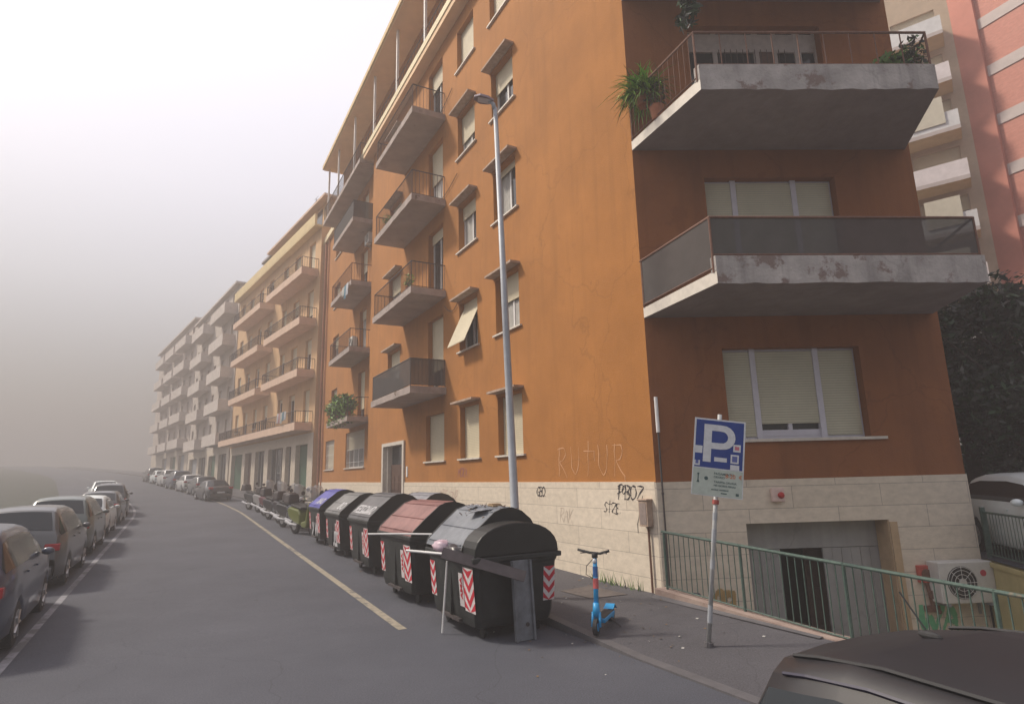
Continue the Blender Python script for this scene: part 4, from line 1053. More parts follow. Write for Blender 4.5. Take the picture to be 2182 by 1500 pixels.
def lid_scrawl(binr, hy, hx, txt, col_m, size, x0, seed=0):
    """white marker scrawl following the road side slope of the lid"""
    pr = arc_prof(-hy, hy, 1.17, 1.72)
    def onlid(u, v):      # u along x, v up the slope 0..1
        y = hy - v * hy * .9; 
        for (ya, za), (yb, zb_) in zip(pr[:-1], pr[1:]):
            if yb <= y <= ya: z = za + (zb_ - za) * (ya - y) / (ya - yb); break
        return (u, y, z + .022)
    b = MB(); put_text(b, txt, size, lambda x, y: onlid(x0 + x, .12 + y), 0, offset=.008)
    b.build('marker_scrawl', col_m, binr, world=False, norm=False)
m_scrawl = mat('white_marker', (.50, .50, .52), .7, .2, 12)
lid_scrawl(bin3, .73, .95, 'SNOZER', m_scrawl, .42, -.80); lid_scrawl(bin3, .73, .95, 'kres one', m_scrawl, .20, -.55)
lid_scrawl(bin5, .73, .95, 'DAK', m_scrawl, .42, -.75); lid_scrawl(bin4, .73, .95, 'OB', m_scrawl, .45, -.8)
for bb, tx in ((bin5, 'W K'), (bin4, 'ZU')):
    b = MB(); put_text(b, tx, .5, lambda x, y: (-.55 + x * 1.0, .73 * (.945 + (.3 + y - .75) * .11) + .012, .28 + y * 1.1), 0, offset=.02, shear=-.2); b.build('marker_scrawl', m_scrawl, bb, world=False, norm=False)
# grey upright steel plate leaning on the end of the near container
FE = Frame(street(8.26, 4.0), NA, -DA)             # s across the end face towards the wall, o towards the viewer
t = thing('steel_plate', 'scratched grey steel plate standing upright against the near end of the first container', 'plate', FE(.5, .1, 0))
b = MB()
b.add([FE(.40, .16, .01), FE(.72, .16, .01), FE(.71, .09, 1.10), FE(.39, .09, 1.10), FE(.40, .19, .01), FE(.72, .19, .01), FE(.71, .12, 1.10), FE(.39, .12, 1.10)], [(0, 1, 2, 3), (4, 7, 6, 5), (0, 4, 5, 1), (1, 5, 6, 2), (2, 6, 7, 3), (3, 7, 4, 0)])
for (s0_, s1_) in ((.40, .43), (.69, .72)): b.add([FE(s0_, .192, .01), FE(s1_, .192, .01), FE(s1_ - .01, .122, 1.10), FE(s0_ - .01, .122, 1.10), FE(s0_, .23, .01), FE(s1_, .23, .01), FE(s1_ - .01, .16, 1.10), FE(s0_ - .01, .16, 1.10)], [(0, 1, 2, 3), (4, 7, 6, 5), (0, 4, 5, 1), (1, 5, 6, 2), (2, 6, 7, 3), (3, 7, 4, 0)])
b.build('sheet', mat('scratched_steel', (.16, .17, .19), .5, .3, 4, metal=.3, stain=(.06, .06, .065), stain_at=.6), t)
MB().disc(FE(.60, .188, .22), -DA, .03, .01, 10).build('bolt', m_iron, t)
# dark board sticking out of the mouth, slanting down across the tub corner
t = thing('dark_board', 'dark discarded board slanting down from the mouth of the nearest container', 'board', FE(0, .1, 1.1))
b = MB()
P0_, P1_ = FE(-.55, -.25, 1.26), FE(.50, .33, .90); dd_ = (P1_ - P0_).normalized(); s0v = Vector((0, 0, 1)).cross(dd_).normalized(); u0v = dd_.cross(s0v); sd_ = (s0v * .35 + u0v * .94).normalized(); nn_ = dd_.cross(sd_)
vs = [P + sd_ * s_ * .075 + nn_ * h_ for P in (P0_, P1_) for s_ in (-1, 1) for h_ in (-.015, .015)]
b.add(vs, [(0, 1, 3, 2), (4, 6, 7, 5), (0, 4, 5, 1), (2, 3, 7, 6), (0, 2, 6, 4), (1, 5, 7, 3)]); b.build('panel', mat('umber_board', (.085, .07, .072), .7, .2, 5), t)
# white slats and sticks
m_slat = mat('white_slat', (.78, .78, .76), .6, .06, 10)
def stick(name, pts, r, label, m=m_slat, flat=True):
    b = MB(); b.tube(pts, r, 6); o = b.build(name, m); tag(o, label, 'stick', 'white sticks poking out of the containers'); return o
stick('white_stick', [FE(-.20, .30, 1.16), FE(-.75, .02, 1.15), FE(-1.15, -.10, 1.20)], .022, 'long white slat lying level across the mouth of the nearest container')
S = Frame(street(8.45, 3.72), -DA, -NA)
def W(a, l, z): return street(a, l, z)
b = MB(); b.tube([W(8.35, 4.12, 1.185), W(8.75, 3.78, 1.175), W(9.3, 3.42, 1.20), W(9.5, 3.25, 1.215)], .020, 6); o = b.build('white_slat', m_slat); tag(o, 'bent white slat resting on the rim of the nearest container', 'slat')
bpy.data.objects.remove(bpy.data.objects['white_stick'])
b = MB(); b.tube([W(10.2, 3.95, 1.36), W(10.6, 3.5, 1.36), W(11.0, 3.05, 1.35)], .016, 6); o = b.build('white_slat', m_slat); tag(o, 'thin straight white slat sticking out between the first two containers', 'slat')
b = MB(); b.tube([W(9.12, 3.70, .02), W(9.10, 3.775, 1.05)], .016, 6); o = b.build('white_slat', m_slat); tag(o, 'upright white slat leaning on the road side of the nearest container', 'slat')
# pink and white bags
def bag(label, c, r, m, seed):
    rnd = random.Random(seed); b = MB(); b.ball((0, 0, 0), r, 0, 18, 11)
    ph = [rnd.uniform(0, 6.28) for _ in range(6)]
    for v in b.v:
        k = 1 + .13 * math.sin(9 * v.x / r[0] + ph[0]) * math.sin(7 * v.y / r[1] + ph[1]) + .09 * math.sin(13 * v.z / r[2] + 5 * v.x + ph[2]) + .05 * math.sin(21 * v.y + ph[3] + 12 * v.x)
        v *= k
        if v.z < -r[2] * .55: v.z = -r[2] * .55
    o = b.build('rubbish_bag', m, smooth=True); o.location = c; o.rotation_euler = (0, 0, rnd.uniform(0, 3)); tag(o, label, 'rubbish bag'); return o
m_pink = mat('pink_plastic', (.50, .34, .42), .4, .25, 5, col2=(.62, .50, .56)); m_bagw = mat('white_plastic', (.55, .56, .58), .4, .2, 6); m_bagd = mat('dark_plastic', (.04, .035, .04), .35, .3, 6)
bag('pink plastic bag bulging from the mouth of the nearest container', W(9.45, 3.84, 1.235), (.22, .15, .11), m_pink, 1)
bag('dark wrinkled rubbish bag hanging under the lid of the nearest container', W(9.0, 3.86, 1.21), (.30, .14, .09), m_bagd, 2)
bag('white plastic bag squeezed between the first two container lids', W(10.32, 4.1, 1.22), (.16, .14, .16), m_bagw, 3)
# scraps on the lid
def scrap(name, label, a, l, z, w_, h_, th, m, rz, cat, tip=(0, 0)):
    b = MB()
    for i in range(5): b.box(FW, -w_ / 2 + w_ * i / 5, -w_ / 2 + w_ * (i + 1) / 5, -h_ / 2, h_ / 2, (i % 2) * th * .5, th + (i % 2) * th * .5)
    o = b.build(name, m); o.location = W(a, l, z); o.rotation_euler = (tip[0], tip[1], rz); tag(o, label, cat); return o
def lid_z(l_off, hy=.73):  # the lid of the nearest container is raised
    return lid_z0(l_off, hy) * 1.0
def lid_z0(l_off, hy=.73):  # height of the lid at offset l_off from the container's centre towards the road
    pr = arc_prof(-hy * .92, hy * 1.02, 1.22, 1.82); y = l_off
    for (ya, za), (yb, zb_) in zip(pr[:-1], pr[1:]):
        if yb <= y <= ya: return za + (zb_ - za) * (ya - y) / (ya - yb)
    return 1.17
scrap('paper_sheet', 'crumpled white sheet lying on the slate blue lid', 9.15, 4.40, lid_z(.18) + .02, .42, .30, .012, m_bagw, RZ + .3, 'sheet', (.0, .15))
scrap('cardboard_piece', 'small brown cardboard piece on top of the slate blue lid', 9.35, 4.75, lid_z(-.17) + .012, .34, .16, .03, mat('cardboard', (.30, .21, .12), .8, .15, 8), RZ - .2, 'cardboard')
scrap('paper_sheet', 'small crumpled paper lying high on the slate blue lid', 9.65, 4.5, lid_z(.08) + .02, .22, .14, .03, m_bagw, RZ + 1.1, 'sheet')
b = MB(); random.seed(3)
for _ in range(26):
    a, l = 8.85 + random.random() * 1.2, 4.3 + random.random() * .7; z = lid_z(4.58 - l); p = W(a, l, z + .01)
    q = Vector((random.uniform(-.05, .05), random.uniform(-.05, .05), random.uniform(.0, .04))); b.tube([p, p + q], .008, 4)
o = b.build('twig_litter', m_wood); tag(o, 'dark twigs and crumbs strewn over the slate blue lid', 'litter', kind='stuff')

# ------------------------------------------------------------------ electric scooter
ES = street(7.72, 5.70, pav_z(7.72, 5.70))
d_es = Vector((-.42, -1, 0)).normalized(); s_es = Vector((1, -.42, 0)).normalized()
t = thing('electric_scooter', 'sky blue electric kick scooter with black handlebar parked on the pavement', 'scooter', ES)
m_sky = mat('sky_blue_paint', (.02, .30, .62), .4, .1, 6); m_rub = mat('black_rubber', (.022, .022, .024), .75, .2, 9); m_dblue = mat('deep_blue_paint', (.02, .10, .30), .4, .1, 6)
def es(f, s, z): return ES + d_es * f + s_es * (s - .03 * z) + Vector((0, 0, z))
FES = Frame(ES, d_es, s_es)
for f, nm in ((.42, 0), (-.45, 1)):
    w_ = MB().disc(es(f, 0, .11), s_es, .11, .055, 20).build('wheel', m_rub, t); MB().disc(es(f, 0, .11), s_es, .055, .062, 14).build('rim', m_sky, w_)
b = MB(); b.box(FES, -.34, .26, -.085, .085, .13, .19); b.build('deck', m_sky, t, bevel=.012)
MB().box(FES, -.32, .24, -.075, .075, .191, .197).build('grip_mat', m_rub, t)
b = MB(); b.add([es(-.62, -.06, .16), es(-.62, .06, .16), es(-.45, .07, .26), es(-.45, -.07, .26), es(-.30, .08, .21), es(-.30, -.08, .21)], [(0, 1, 2, 3), (3, 2, 4, 5)]); b.build('rear_fender', m_sky, t)
b = MB(); b.tube([es(.26, 0, .17), es(.36, 0, .30), es(.34, 0, .42)], [.05, .055, .045], 10); b.tube([es(.36, .05, .30), es(.42, .055, .11)], .02, 6); b.tube([es(.36, -.05, .30), es(.42, -.055, .11)], .02, 6); b.build('fork', m_sky, t, smooth=True)
b = MB(); b.tube([es(.34, 0, .36), es(.27, 0, .72), es(.22, 0, 1.02)], [.036, .034, .03], 10); st_ = b.build('stem', m_sky, t, smooth=True)
MB().tube([es(.29, 0, .60), es(.265, 0, .74)], .040, 10).build('red_band', mat('coral_band', (.5, .10, .10), .5, .1, 6), st_)
MB().tube([es(.262, 0, .76), es(.238, 0, .90)], .037, 10).build('blue_band', m_dblue, st_)
b = MB(); b.tube([es(.22, 0, 1.02), es(.215, 0, 1.09)], .045, 8); b.tube([es(.20, -.26, 1.13), es(.20, -.08, 1.09), es(.20, .08, 1.08), es(.20, .22, 1.12)], .019, 8); b.build('handlebar', m_rub, t, smooth=True)
for s_ in (-1, 1):
    b = MB(); b.tube([es(.2, s_ * .12, 1.09), es(.27, s_ * .20, 1.09)], .008, 5); b.build('brake_lever', m_iron, t)
b = MB(); b.tube([es(.24, -.03, 1.0), es(.34, -.10, .92), es(.33, -.12, .80), es(.28, -.03, .74)], .006, 5); b.build('brake_cable', m_rub, t)
MB().ball(es(.26, 0, .98), (.03, .03, .035)).build('headlight', m_signw, t)
b = MB(); b.tube([es(-.05, .09, .14), es(-.12, .22, .01)], .012, 6); b.build('kickstand', m_iron, t)

# ------------------------------------------------------------------ cars
def car(name, label, cat, loc, rz, paint, kind='hatch', group=None, detail=True):
    """local x forwards, y left; root at the ground under the middle"""
    L_, W_, H_ = {'hatch': (4.1, 1.76, 1.50), 'suv': (4.45, 1.82, 1.70), 'sedan': (4.55, 1.78, 1.44), 'wagon': (4.5, 1.78, 1.56)}[kind]
    t = thing(name, label, cat, loc, rz, group)
    hx, hw = L_ / 2, W_ / 2
    wb_, wr_ = L_ * .31, .32
    hood = H_ * (.64 if kind != 'suv' else .66); belt = H_ * .635
    if kind == 'sedan': top = [(-hx, .60), (-hx + .05, .86), (-hx + .25, .95), (-hx + .85, .97), (-hx + 1.55, H_ - .03), (-.3, H_), (.35, H_ - .05), (1.15, hood + .02), (hx - .35, hood - .12), (hx - .06, .66), (hx, .50)]
    else:
        r0 = {'hatch': .36, 'suv': .28, 'wagon': .16}[kind]
        top = [(-hx, .62), (-hx + .03, belt + .02), (-hx + .10, belt + .10), (-hx + r0 + .12, H_ - .08), (-hx + r0 + .5, H_ - .01), (-.2, H_), (.40, H_ - .06), (1.18, hood + .03), (hx - .42, hood - .13), (hx - .08, .68), (hx, .52)]
    def topz(x):
        for (xa, za), (xb, zb_) in zip(top[:-1], top[1:]):
            if xa <= x <= xb: return za + (zb_ - za) * (x - xa) / (xb - xa)
        return top[-1][1]
    xs = sorted({round(x, 3) for x, _ in top} | {round(-wb_ + k * wr_ * 1.12 * .25, 3) for k in range(-4, 5)} | {round(wb_ + k * wr_ * 1.12 * .25, 3) for k in range(-4, 5)} | {-.9, -.45, 0, .2, .8, -hx + .15, hx - .2})
    def sect(x):
        u = abs(x) / hx; wy = hw * (1 - .16 * max(0, (u - .72) / .28) ** 2); tz = topz(x)
        zb_ = .20
        for cx in (-wb_, wb_):
            if abs(x - cx) < wr_ * 1.13: zb_ = max(zb_, .0 + math.sqrt(max(0, (wr_ * 1.14) ** 2 - (x - cx) ** 2)) + .30 - .02)
        bl = min(belt, tz - .03)
        zb_ = min(zb_, bl - .12)
        gh = max(0, tz - bl - .05); inn = gh * .42
        return [(x, wy * .93, zb_), (x, wy, zb_ + .06), (x, wy * 1.005, max(zb_ + .08, min(.62, bl - .06))), (x, wy * .975, bl), (x, wy * .96 - inn, max(bl + .005, tz - .07)), (x, wy * .90 - inn - .03, tz - .015), (x, (wy * .9 - inn) * .5, tz + .012), (x, 0, tz + .02)]
    S_ = [sect(x) for x in xs]; nS = 8
    body, gl, scr = MB(), MB(), MB()
    roof_i = [i for i in range(len(xs)) if topz(xs[i]) > belt + .12]
    for s_ in (1, -1):
        for i in range(len(xs) - 1):
            for j in range(nS - 1):
                q = [S_[i][j], S_[i + 1][j], S_[i + 1][j + 1], S_[i][j + 1]]; q = [(x, y * s_, z) for x, y, z in q]
                xm = (xs[i] + xs[i + 1]) / 2; tm = topz(xm)
                body.quad(*q)
                if j == 3 and topz(xs[i]) > belt + .10 and topz(xs[i + 1]) > belt + .10:
                    # side window panel, proud by 4 mm and inset
                    a_, b_, c_, d_ = [Vector(v) for v in q]; n_ = Vector((0, s_, .35)).normalized() * .006
                    lo, hi = .12, .86
                    gl.quad(a_.lerp(d_, lo) + n_, b_.lerp(c_, lo) + n_, b_.lerp(c_, hi) + n_, a_.lerp(d_, hi) + n_)
    # screens
    def screen(xa, xb, inset=.06):
        za, zb_ = topz(xa), topz(xb); b = MB(); n = 6
        d = Vector((xb - xa, 0, zb_ - za)); nrm = Vector((-(zb_ - za), 0, xb - xa)).normalized()
        if nrm.z < 0: nrm = -nrm
        def pt(x, f):
            sc = sect(x); yw = sc[5][1]; y = yw * f; zz = sc[7][2] - (.035 * abs(f) ** 2)
            return Vector((x, y, zz)) + nrm * .010
        for k in range(n):
            f0, f1 = -.96 + 1.92 * k / n, -.96 + 1.92 * (k + 1) / n
            for u0, u1 in ((.08, .5), (.5, .93)):
                x0_, x1_ = xa + (xb - xa) * u0, xa + (xb - xa) * u1
                b.quad(pt(x0_, f0), pt(x1_, f0), pt(x1_, f1), pt(x0_, f1))
        return b
    body.v = body.v
    bo = body.build('body', paint, t, world=False, smooth=True)
    # sealed underside
    MB().box(FW, -hx + .12, hx - .12, -hw * .90, hw * .90, .17, .24).build('underbody', m_rub, t, world=False)
    gl.build('side_windows', m_glass, t, world=False)
    if kind == 'sedan': sw, rw = (.35, 1.15), (-hx + .85, -hx + 1.55)
    else: sw, rw = (.40, 1.18), (-hx + .10, -hx + r0 + .12)
    screen(*sw).build('windscreen', m_glass, t, world=False); screen(*rw).build('rear_window', m_glass, t, world=False)
    for cx in (-wb_, wb_):
        for s_ in (-1, 1):
            c = (cx, s_ * (hw - .115), wr_ - .01)
            w_ = MB().disc(c, (0, 1, 0), wr_, .215, 24).build('wheel', m_rub, t, world=False, bevel=.02)
            rb = MB(); rb.disc((cx, s_ * (hw - .012), wr_ - .01), (0, 1, 0), wr_ * .62, .02, 20)
            for k in range(5):
                a = k * 1.2566; rb.tube([(cx, s_ * (hw + .002), wr_ - .01), (cx + wr_ * .6 * math.cos(a), s_ * (hw + .004), wr_ - .01 + wr_ * .6 * math.sin(a))], .022, 5)
            rb.build('rim', m_alur, w_, world=False)
    for s_ in (-1, 1):
        x_ = -hx + .02
        MB().box(FW, x_ - .025, x_ + .20, *sorted((s_ * hw * .60, s_ * hw * .90)), .78, .93).build('tail_light', m_tail, t, world=False, bevel=.02)
        MB().box(FW, hx - .30, hx - .06, *sorted((s_ * hw * .55, s_ * hw * .86)), .60, .72).build('headlight', m_headl, t, world=False, bevel=.02)
        MB().ball((.62, s_ * (hw + .06), belt + .07), (.07, .10, .065)).build('mirror', paint, t, world=False, smooth=True)
    MB().box(FW, -hx - .012, -hx + .02, -.26, .26, .50, .61).build('number_plate', m_signw, t, world=False)
    b = MB(); b.box(FW, -hx - .03, -hx + .25, -hw * .80, hw * .80, .24, .46); b.build('rear_bumper', paint, t, world=False, bevel=.05)
    b = MB(); b.box(FW, hx - .25, hx + .03, -hw * .80, hw * .80, .20, .44); b.build('front_bumper', paint, t, world=False, bevel=.05)
    if kind == 'wagon':
        for s_ in (-1, 1):
            b = MB(); b.tube([(x, sect(x)[5][1] * s_ * .985, sect(x)[5][2] + .012) for x in (-hx + .34, -hx + .5, -hx + .8, -1.2, -.8, -.2, .3, .42)], .010, 5); b.build('roof_seam', m_rub, t, world=False)
            b = MB(); b.tube([(x, sect(x)[4][1] * s_ * 1.004, sect(x)[4][2] + .004) for x in (-hx + .36, -hx + .5, -hx + .8, -1.2, -.8, -.2, .3, .6)], .009, 5); b.build('window_seal', m_violet, t, world=False)
        b = MB(); b.ball((-hx + .62, 0, topz(-hx + .62) + .03), (.06, .022, .02)); b.tube([(-hx + .62, 0, topz(-hx + .62) + .03), (-hx + .50, 0, topz(-hx + .62) + .20)], .004, 5); b.build('aerial', m_rub, t, world=False)
    for s_ in (-1, 1):
        for x_ in (-.05, -.95):
            b = MB(); b.box(FW, x_, x_ + .16, *sorted((s_ * hw * .99, s_ * (hw * 1.0 + .02))), belt - .10, belt - .07); b.build('door_handle', paint, t, world=False)
    return t
m_violet = mat('violet_strip', (.03, .028, .05), .5, .1, 5)
m_alur = mat('alloy_rim', (.42, .42, .43), .35, .1, 9, metal=.7); m_tail = mat('tail_light_red', (.36, .01, .015), .25, .1, 9); m_headl = mat('headlight_glass', (.55, .56, .58), .15, .1, 9)
def paint(n, c, r=.3): return mat(n, c, r, .05, 2, coat=.6)
p_dark, p_grey, p_silver, p_white, p_green = paint('paint_charcoal', (.03, .031, .036)), paint('paint_grey', (.075, .08, .085)), paint('paint_silver', (.74, .80, .80), .45), paint('paint_white', (.60, .60, .59)), paint('paint_sage', (.10, .125, .115))
p_navy = paint('paint_navy', (.035, .05, .09)); p_red = paint('paint_wine', (.16, .03, .03)); p_brown = mat('paint_umber', (.016, .015, .018), .5, .1, 2, coat=.05)
def car_at(a, l, paint_, kind, label, head=0, group='cars parked along the street'):
    q = street(a, l); return car('parked_car', label, 'car', q, math.atan2(math.cos(street_az(a)), math.sin(street_az(a))) + head, paint_, kind, group)
car_at(13.2, -2.88, p_navy, 'suv', 'dark blue car with red tail lights, nearest in the left row', rad(2))
car_at(18.9, -2.95, p_grey, 'suv', 'grey green car behind the dark blue one in the left row')
car_at(24.4, -3.0, p_green, 'suv', 'sage green car, third in the left row')
car_at(30.0, -3.05, p_silver, 'hatch', 'silver hatchback, fourth in the left row')
car_at(35.4, -3.05, p_grey, 'hatch', 'grey hatchback, fifth in the left row')
car_at(41.0, -3.1, p_dark, 'suv', 'charcoal car, sixth in the left row')
car_at(47.2, -3.15, p_white, 'hatch', 'white hatchback, seventh in the left row')
car_at(53.5, -3.2, p_silver, 'sedan', 'silver saloon, eighth and last visible in the left row')
car_at(50.6, 3.4, p_dark, 'sedan', 'charcoal saloon parked beyond the motor scooters on the right side', rad(3))
for k, (a, l, p_, kd, lb) in enumerate(((57.5, 3.9, p_grey, 'hatch', 'grey hatchback just beyond the charcoal saloon on the right'), (63.2, 3.9, p_white, 'hatch', 'white hatchback, third car in the right row'), (69.2, 3.9, p_navy, 'suv', 'navy car, fourth in the right row'), (75.5, 3.9, p_white, 'suv', 'white tall car, fifth in the right row'), (81.8, 3.9, p_silver, 'hatch', 'silver hatchback, sixth in the right row'), (88, 3.9, p_grey, 'suv', 'grey tall car, farthest in the right row'))):
    car_at(a, l, p_, kd, lb)
# brown car close to the viewer
q = street(.08, 2.90)
car('parked_car', 'dark umber estate car whose roof fills the bottom right corner', 'car', q, math.atan2(DA.y, DA.x) + math.pi + rad(-7), p_brown, 'wagon', 'cars parked along the street')
# silver car behind the fence, nose towards the viewer
q = FR(.35, -1.25, .62)
car('parked_car', 'silver hatchback parked above the green fence at the right edge', 'car', q, math.atan2(-DF.y, -DF.x), p_silver, 'hatch', 'cars parked along the street')

# ------------------------------------------------------------------ motor scooters
def moto(label, loc, rz, paint_, top=True, shield=True):
    t = thing('motor_scooter', label, 'motor scooter', loc, rz, 'motor scooters parked beyond the containers'); t.scale = (1.22, 1.22, 1.25)
    for x, nm in ((.64, 0), (-.60, 1)):
        w_ = MB().disc((x, 0, .25), (0, 1, 0), .25, .10, 22).build('wheel', m_rub, t, world=False, bevel=.02); MB().disc((x, 0, .25), (0, 1, 0), .14, .106, 14).build('rim', m_alur, w_, world=False)
    b = MB(); b.extr([(.0, .30), (.12, .22), (.36, .20), (.42, .30), (.52, .88), (.44, .94), (.30, .42), (.05, .38)], lambda y, x, z: (x + .0, y, z), -.17, .17); b.build('leg_shield', paint_, t, world=False, bevel=.04)
    b = MB(); b.extr([(-.02, .28), (-.02, .60), (-.15, .74), (-.75, .82), (-.90, .74), (-.78, .52), (-.45, .36)], lambda y, x, z: (x, y, z), -.18, .18); b.build('body', paint_, t, world=False, bevel=.05)
    b = MB(); b.extr([(.0, .73), (-.02, .80), (-.35, .84), (-.70, .90), (-.76, .84), (-.2, .745)], lambda y, x, z: (x, y, z), -.15, .15); b.build('seat', m_rub, t, world=False, bevel=.03)
    b = MB(); b.tube([(.64, 0, .25), (.56, 0, .60), (.46, 0, .98)], .035, 8); b.build('fork', m_iron, t, world=False)
    b = MB(); b.extr([(.42, .26), (.62, .56), (.86, .34), (.84, .28), (.64, .50), (.48, .30)], lambda y, x, z: (x, y, z), -.08, .08); b.build('front_fender', paint_, t, world=False, bevel=.02)
    b = MB(); b.tube([(.36, .36, 1.02), (.46, .10, 1.0), (.46, -.10, 1.0), (.36, -.36, 1.02)], .022, 8); hb = b.build('handlebar', m_rub, t, world=False)
    for s_ in (-1, 1): 
        b = MB(); b.tube([(.44, s_ * .22, 1.0), (.42, s_ * .30, 1.2)], .007, 5); b.disc((.42, s_ * .31, 1.23), (1, 0, .1), .06, .02, 12); b.build('mirror', m_iron, t, world=False)
    MB().ball((.54, 0, .93), (.07, .10, .09)).build('headlight', m_headl, t, world=False, smooth=True)
    MB().box(FW, -.93, -.87, -.10, .10, .66, .73).build('tail_light', m_tail, t, world=False, bevel=.01)
    MB().box(FW, -.95, -.94, -.08, .08, .44, .58).build('number_plate', m_signw, t, world=False)
    if shield:
        b = MB(); rows = [(.56, .98, .20), (.52, 1.15, .24), (.42, 1.36, .20), (.38, 1.42, .10)]
        for (xa, za, wa), (xb, zb_, wb2) in zip(rows[:-1], rows[1:]):
            for f0, f1 in ((-1, -.33), (-.33, .33), (.33, 1)):
                def pq(x, z, w2, f): return (x - .06 * f * f, w2 * f, z)
                b.quad(pq(xa, za, wa, f0), pq(xb, zb_, wb2, f0), pq(xb, zb_, wb2, f1), pq(xa, za, wa, f1))
        b.build('windshield', mat('smoky_acrylic', (.45, .47, .48), .15, .05, 5, alpha=.55), t, world=False)
    if top:
        b = MB(); b.box(FW, -1.12, -.74, -.20, .20, .90, 1.20, taper=.82); b.build('top_box', m_iron if paint_ != m_iron else m_rub, t, world=False, bevel=.05)
    b = MB(); b.tube([(-.05, .12, .25), (-.12, .24, .01)], .015, 6); b.build('kickstand', m_iron, t, world=False)
    b = MB(); b.tube([(-.2, -.16, .28), (-.55, -.20, .30), (-.88, -.20, .38)], [.03, .05, .05], 8); b.build('exhaust', m_alur, t, world=False)
    return t
mp = [paint('moto_black', (.03, .03, .032)), paint('moto_lime', (.13, .15, .03)), paint('moto_white', (.28, .27, .27)), paint('moto_grey', (.05, .048, .055)), paint('moto_plum', (.14, .05, .06)), paint('moto_navy', (.04, .045, .08))]
for (a, l, k, h, tb, sh, lb) in ((24.4, 4.35, 1, 205, True, True, 'lime green motor scooter next to the blue lidded container'), (25.6, 4.7, 5, 215, True, True, 'navy motor scooter with screen, second beyond the containers'),
        (27.3, 4.35, 0, 200, True, True, 'black motor scooter with raised white screen, third beyond the containers'), (29.2, 4.5, 3, 210, False, True, 'grey motor scooter, fourth beyond the containers'),
        (31.6, 4.3, 0, 205, True, True, 'black motor scooter with top box near the plum one'), (34.0, 4.5, 4, 215, True, True, 'plum coloured motor scooter near the shop fronts'), (37.0, 4.4, 2, 205, False, True, 'white motor scooter, second last before the charcoal saloon'), (39.5, 4.3, 0, 205, True, False, 'black motor scooter without screen, last before the charcoal saloon'), (23.6, 5.0, 5, 190, True, False, 'dark blue motor scooter pressed against the blue lidded container')):
    q = street(a, l); az = street_az(a)
    moto(lb, q, math.atan2(math.cos(az), math.sin(az)) + rad(h + random.uniform(-14, 10)), mp[k], tb, sh)

# ================================================================== HOUSES FARTHER DOWN THE STREET
def far_win(root, F, s0, s1, z0, z1, shut, fm, sm, o=0.0, depth=.2, hood=False):
    b = MB(); p = o - depth; f = .07
    for (a, c, d, e) in ((s0, s0 + f, z0, z1), (s1 - f, s1, z0, z1), (s0 + f, s1 - f, z0, z0 + f), (s0 + f, s1 - f, z1 - f, z1)): b.box(F, a, c, p - .05, p, d, e)
    m_ = (s0 + s1) / 2; b.box(F, m_ - .035, m_ + .035, p - .045, p - .004, z0 + f, z1 - f)
    b.quad(F(s0, p - .03, z0), F(s1, p - .03, z0), F(s1, p - .03, z1), F(s0, p - .03, z1), 2)
    if shut > .05: b.box(F, s0 + .01, s1 - .01, p + .01, p + .035, z1 - (z1 - z0) * shut, z1 - .003, 1)
    b.box(F, s0 - .1, s1 + .1, p, o + .07, z0 - .05, z0 + .004, 0)
    return b.build('window', [fm, sm, m_glass], root, norm=False)
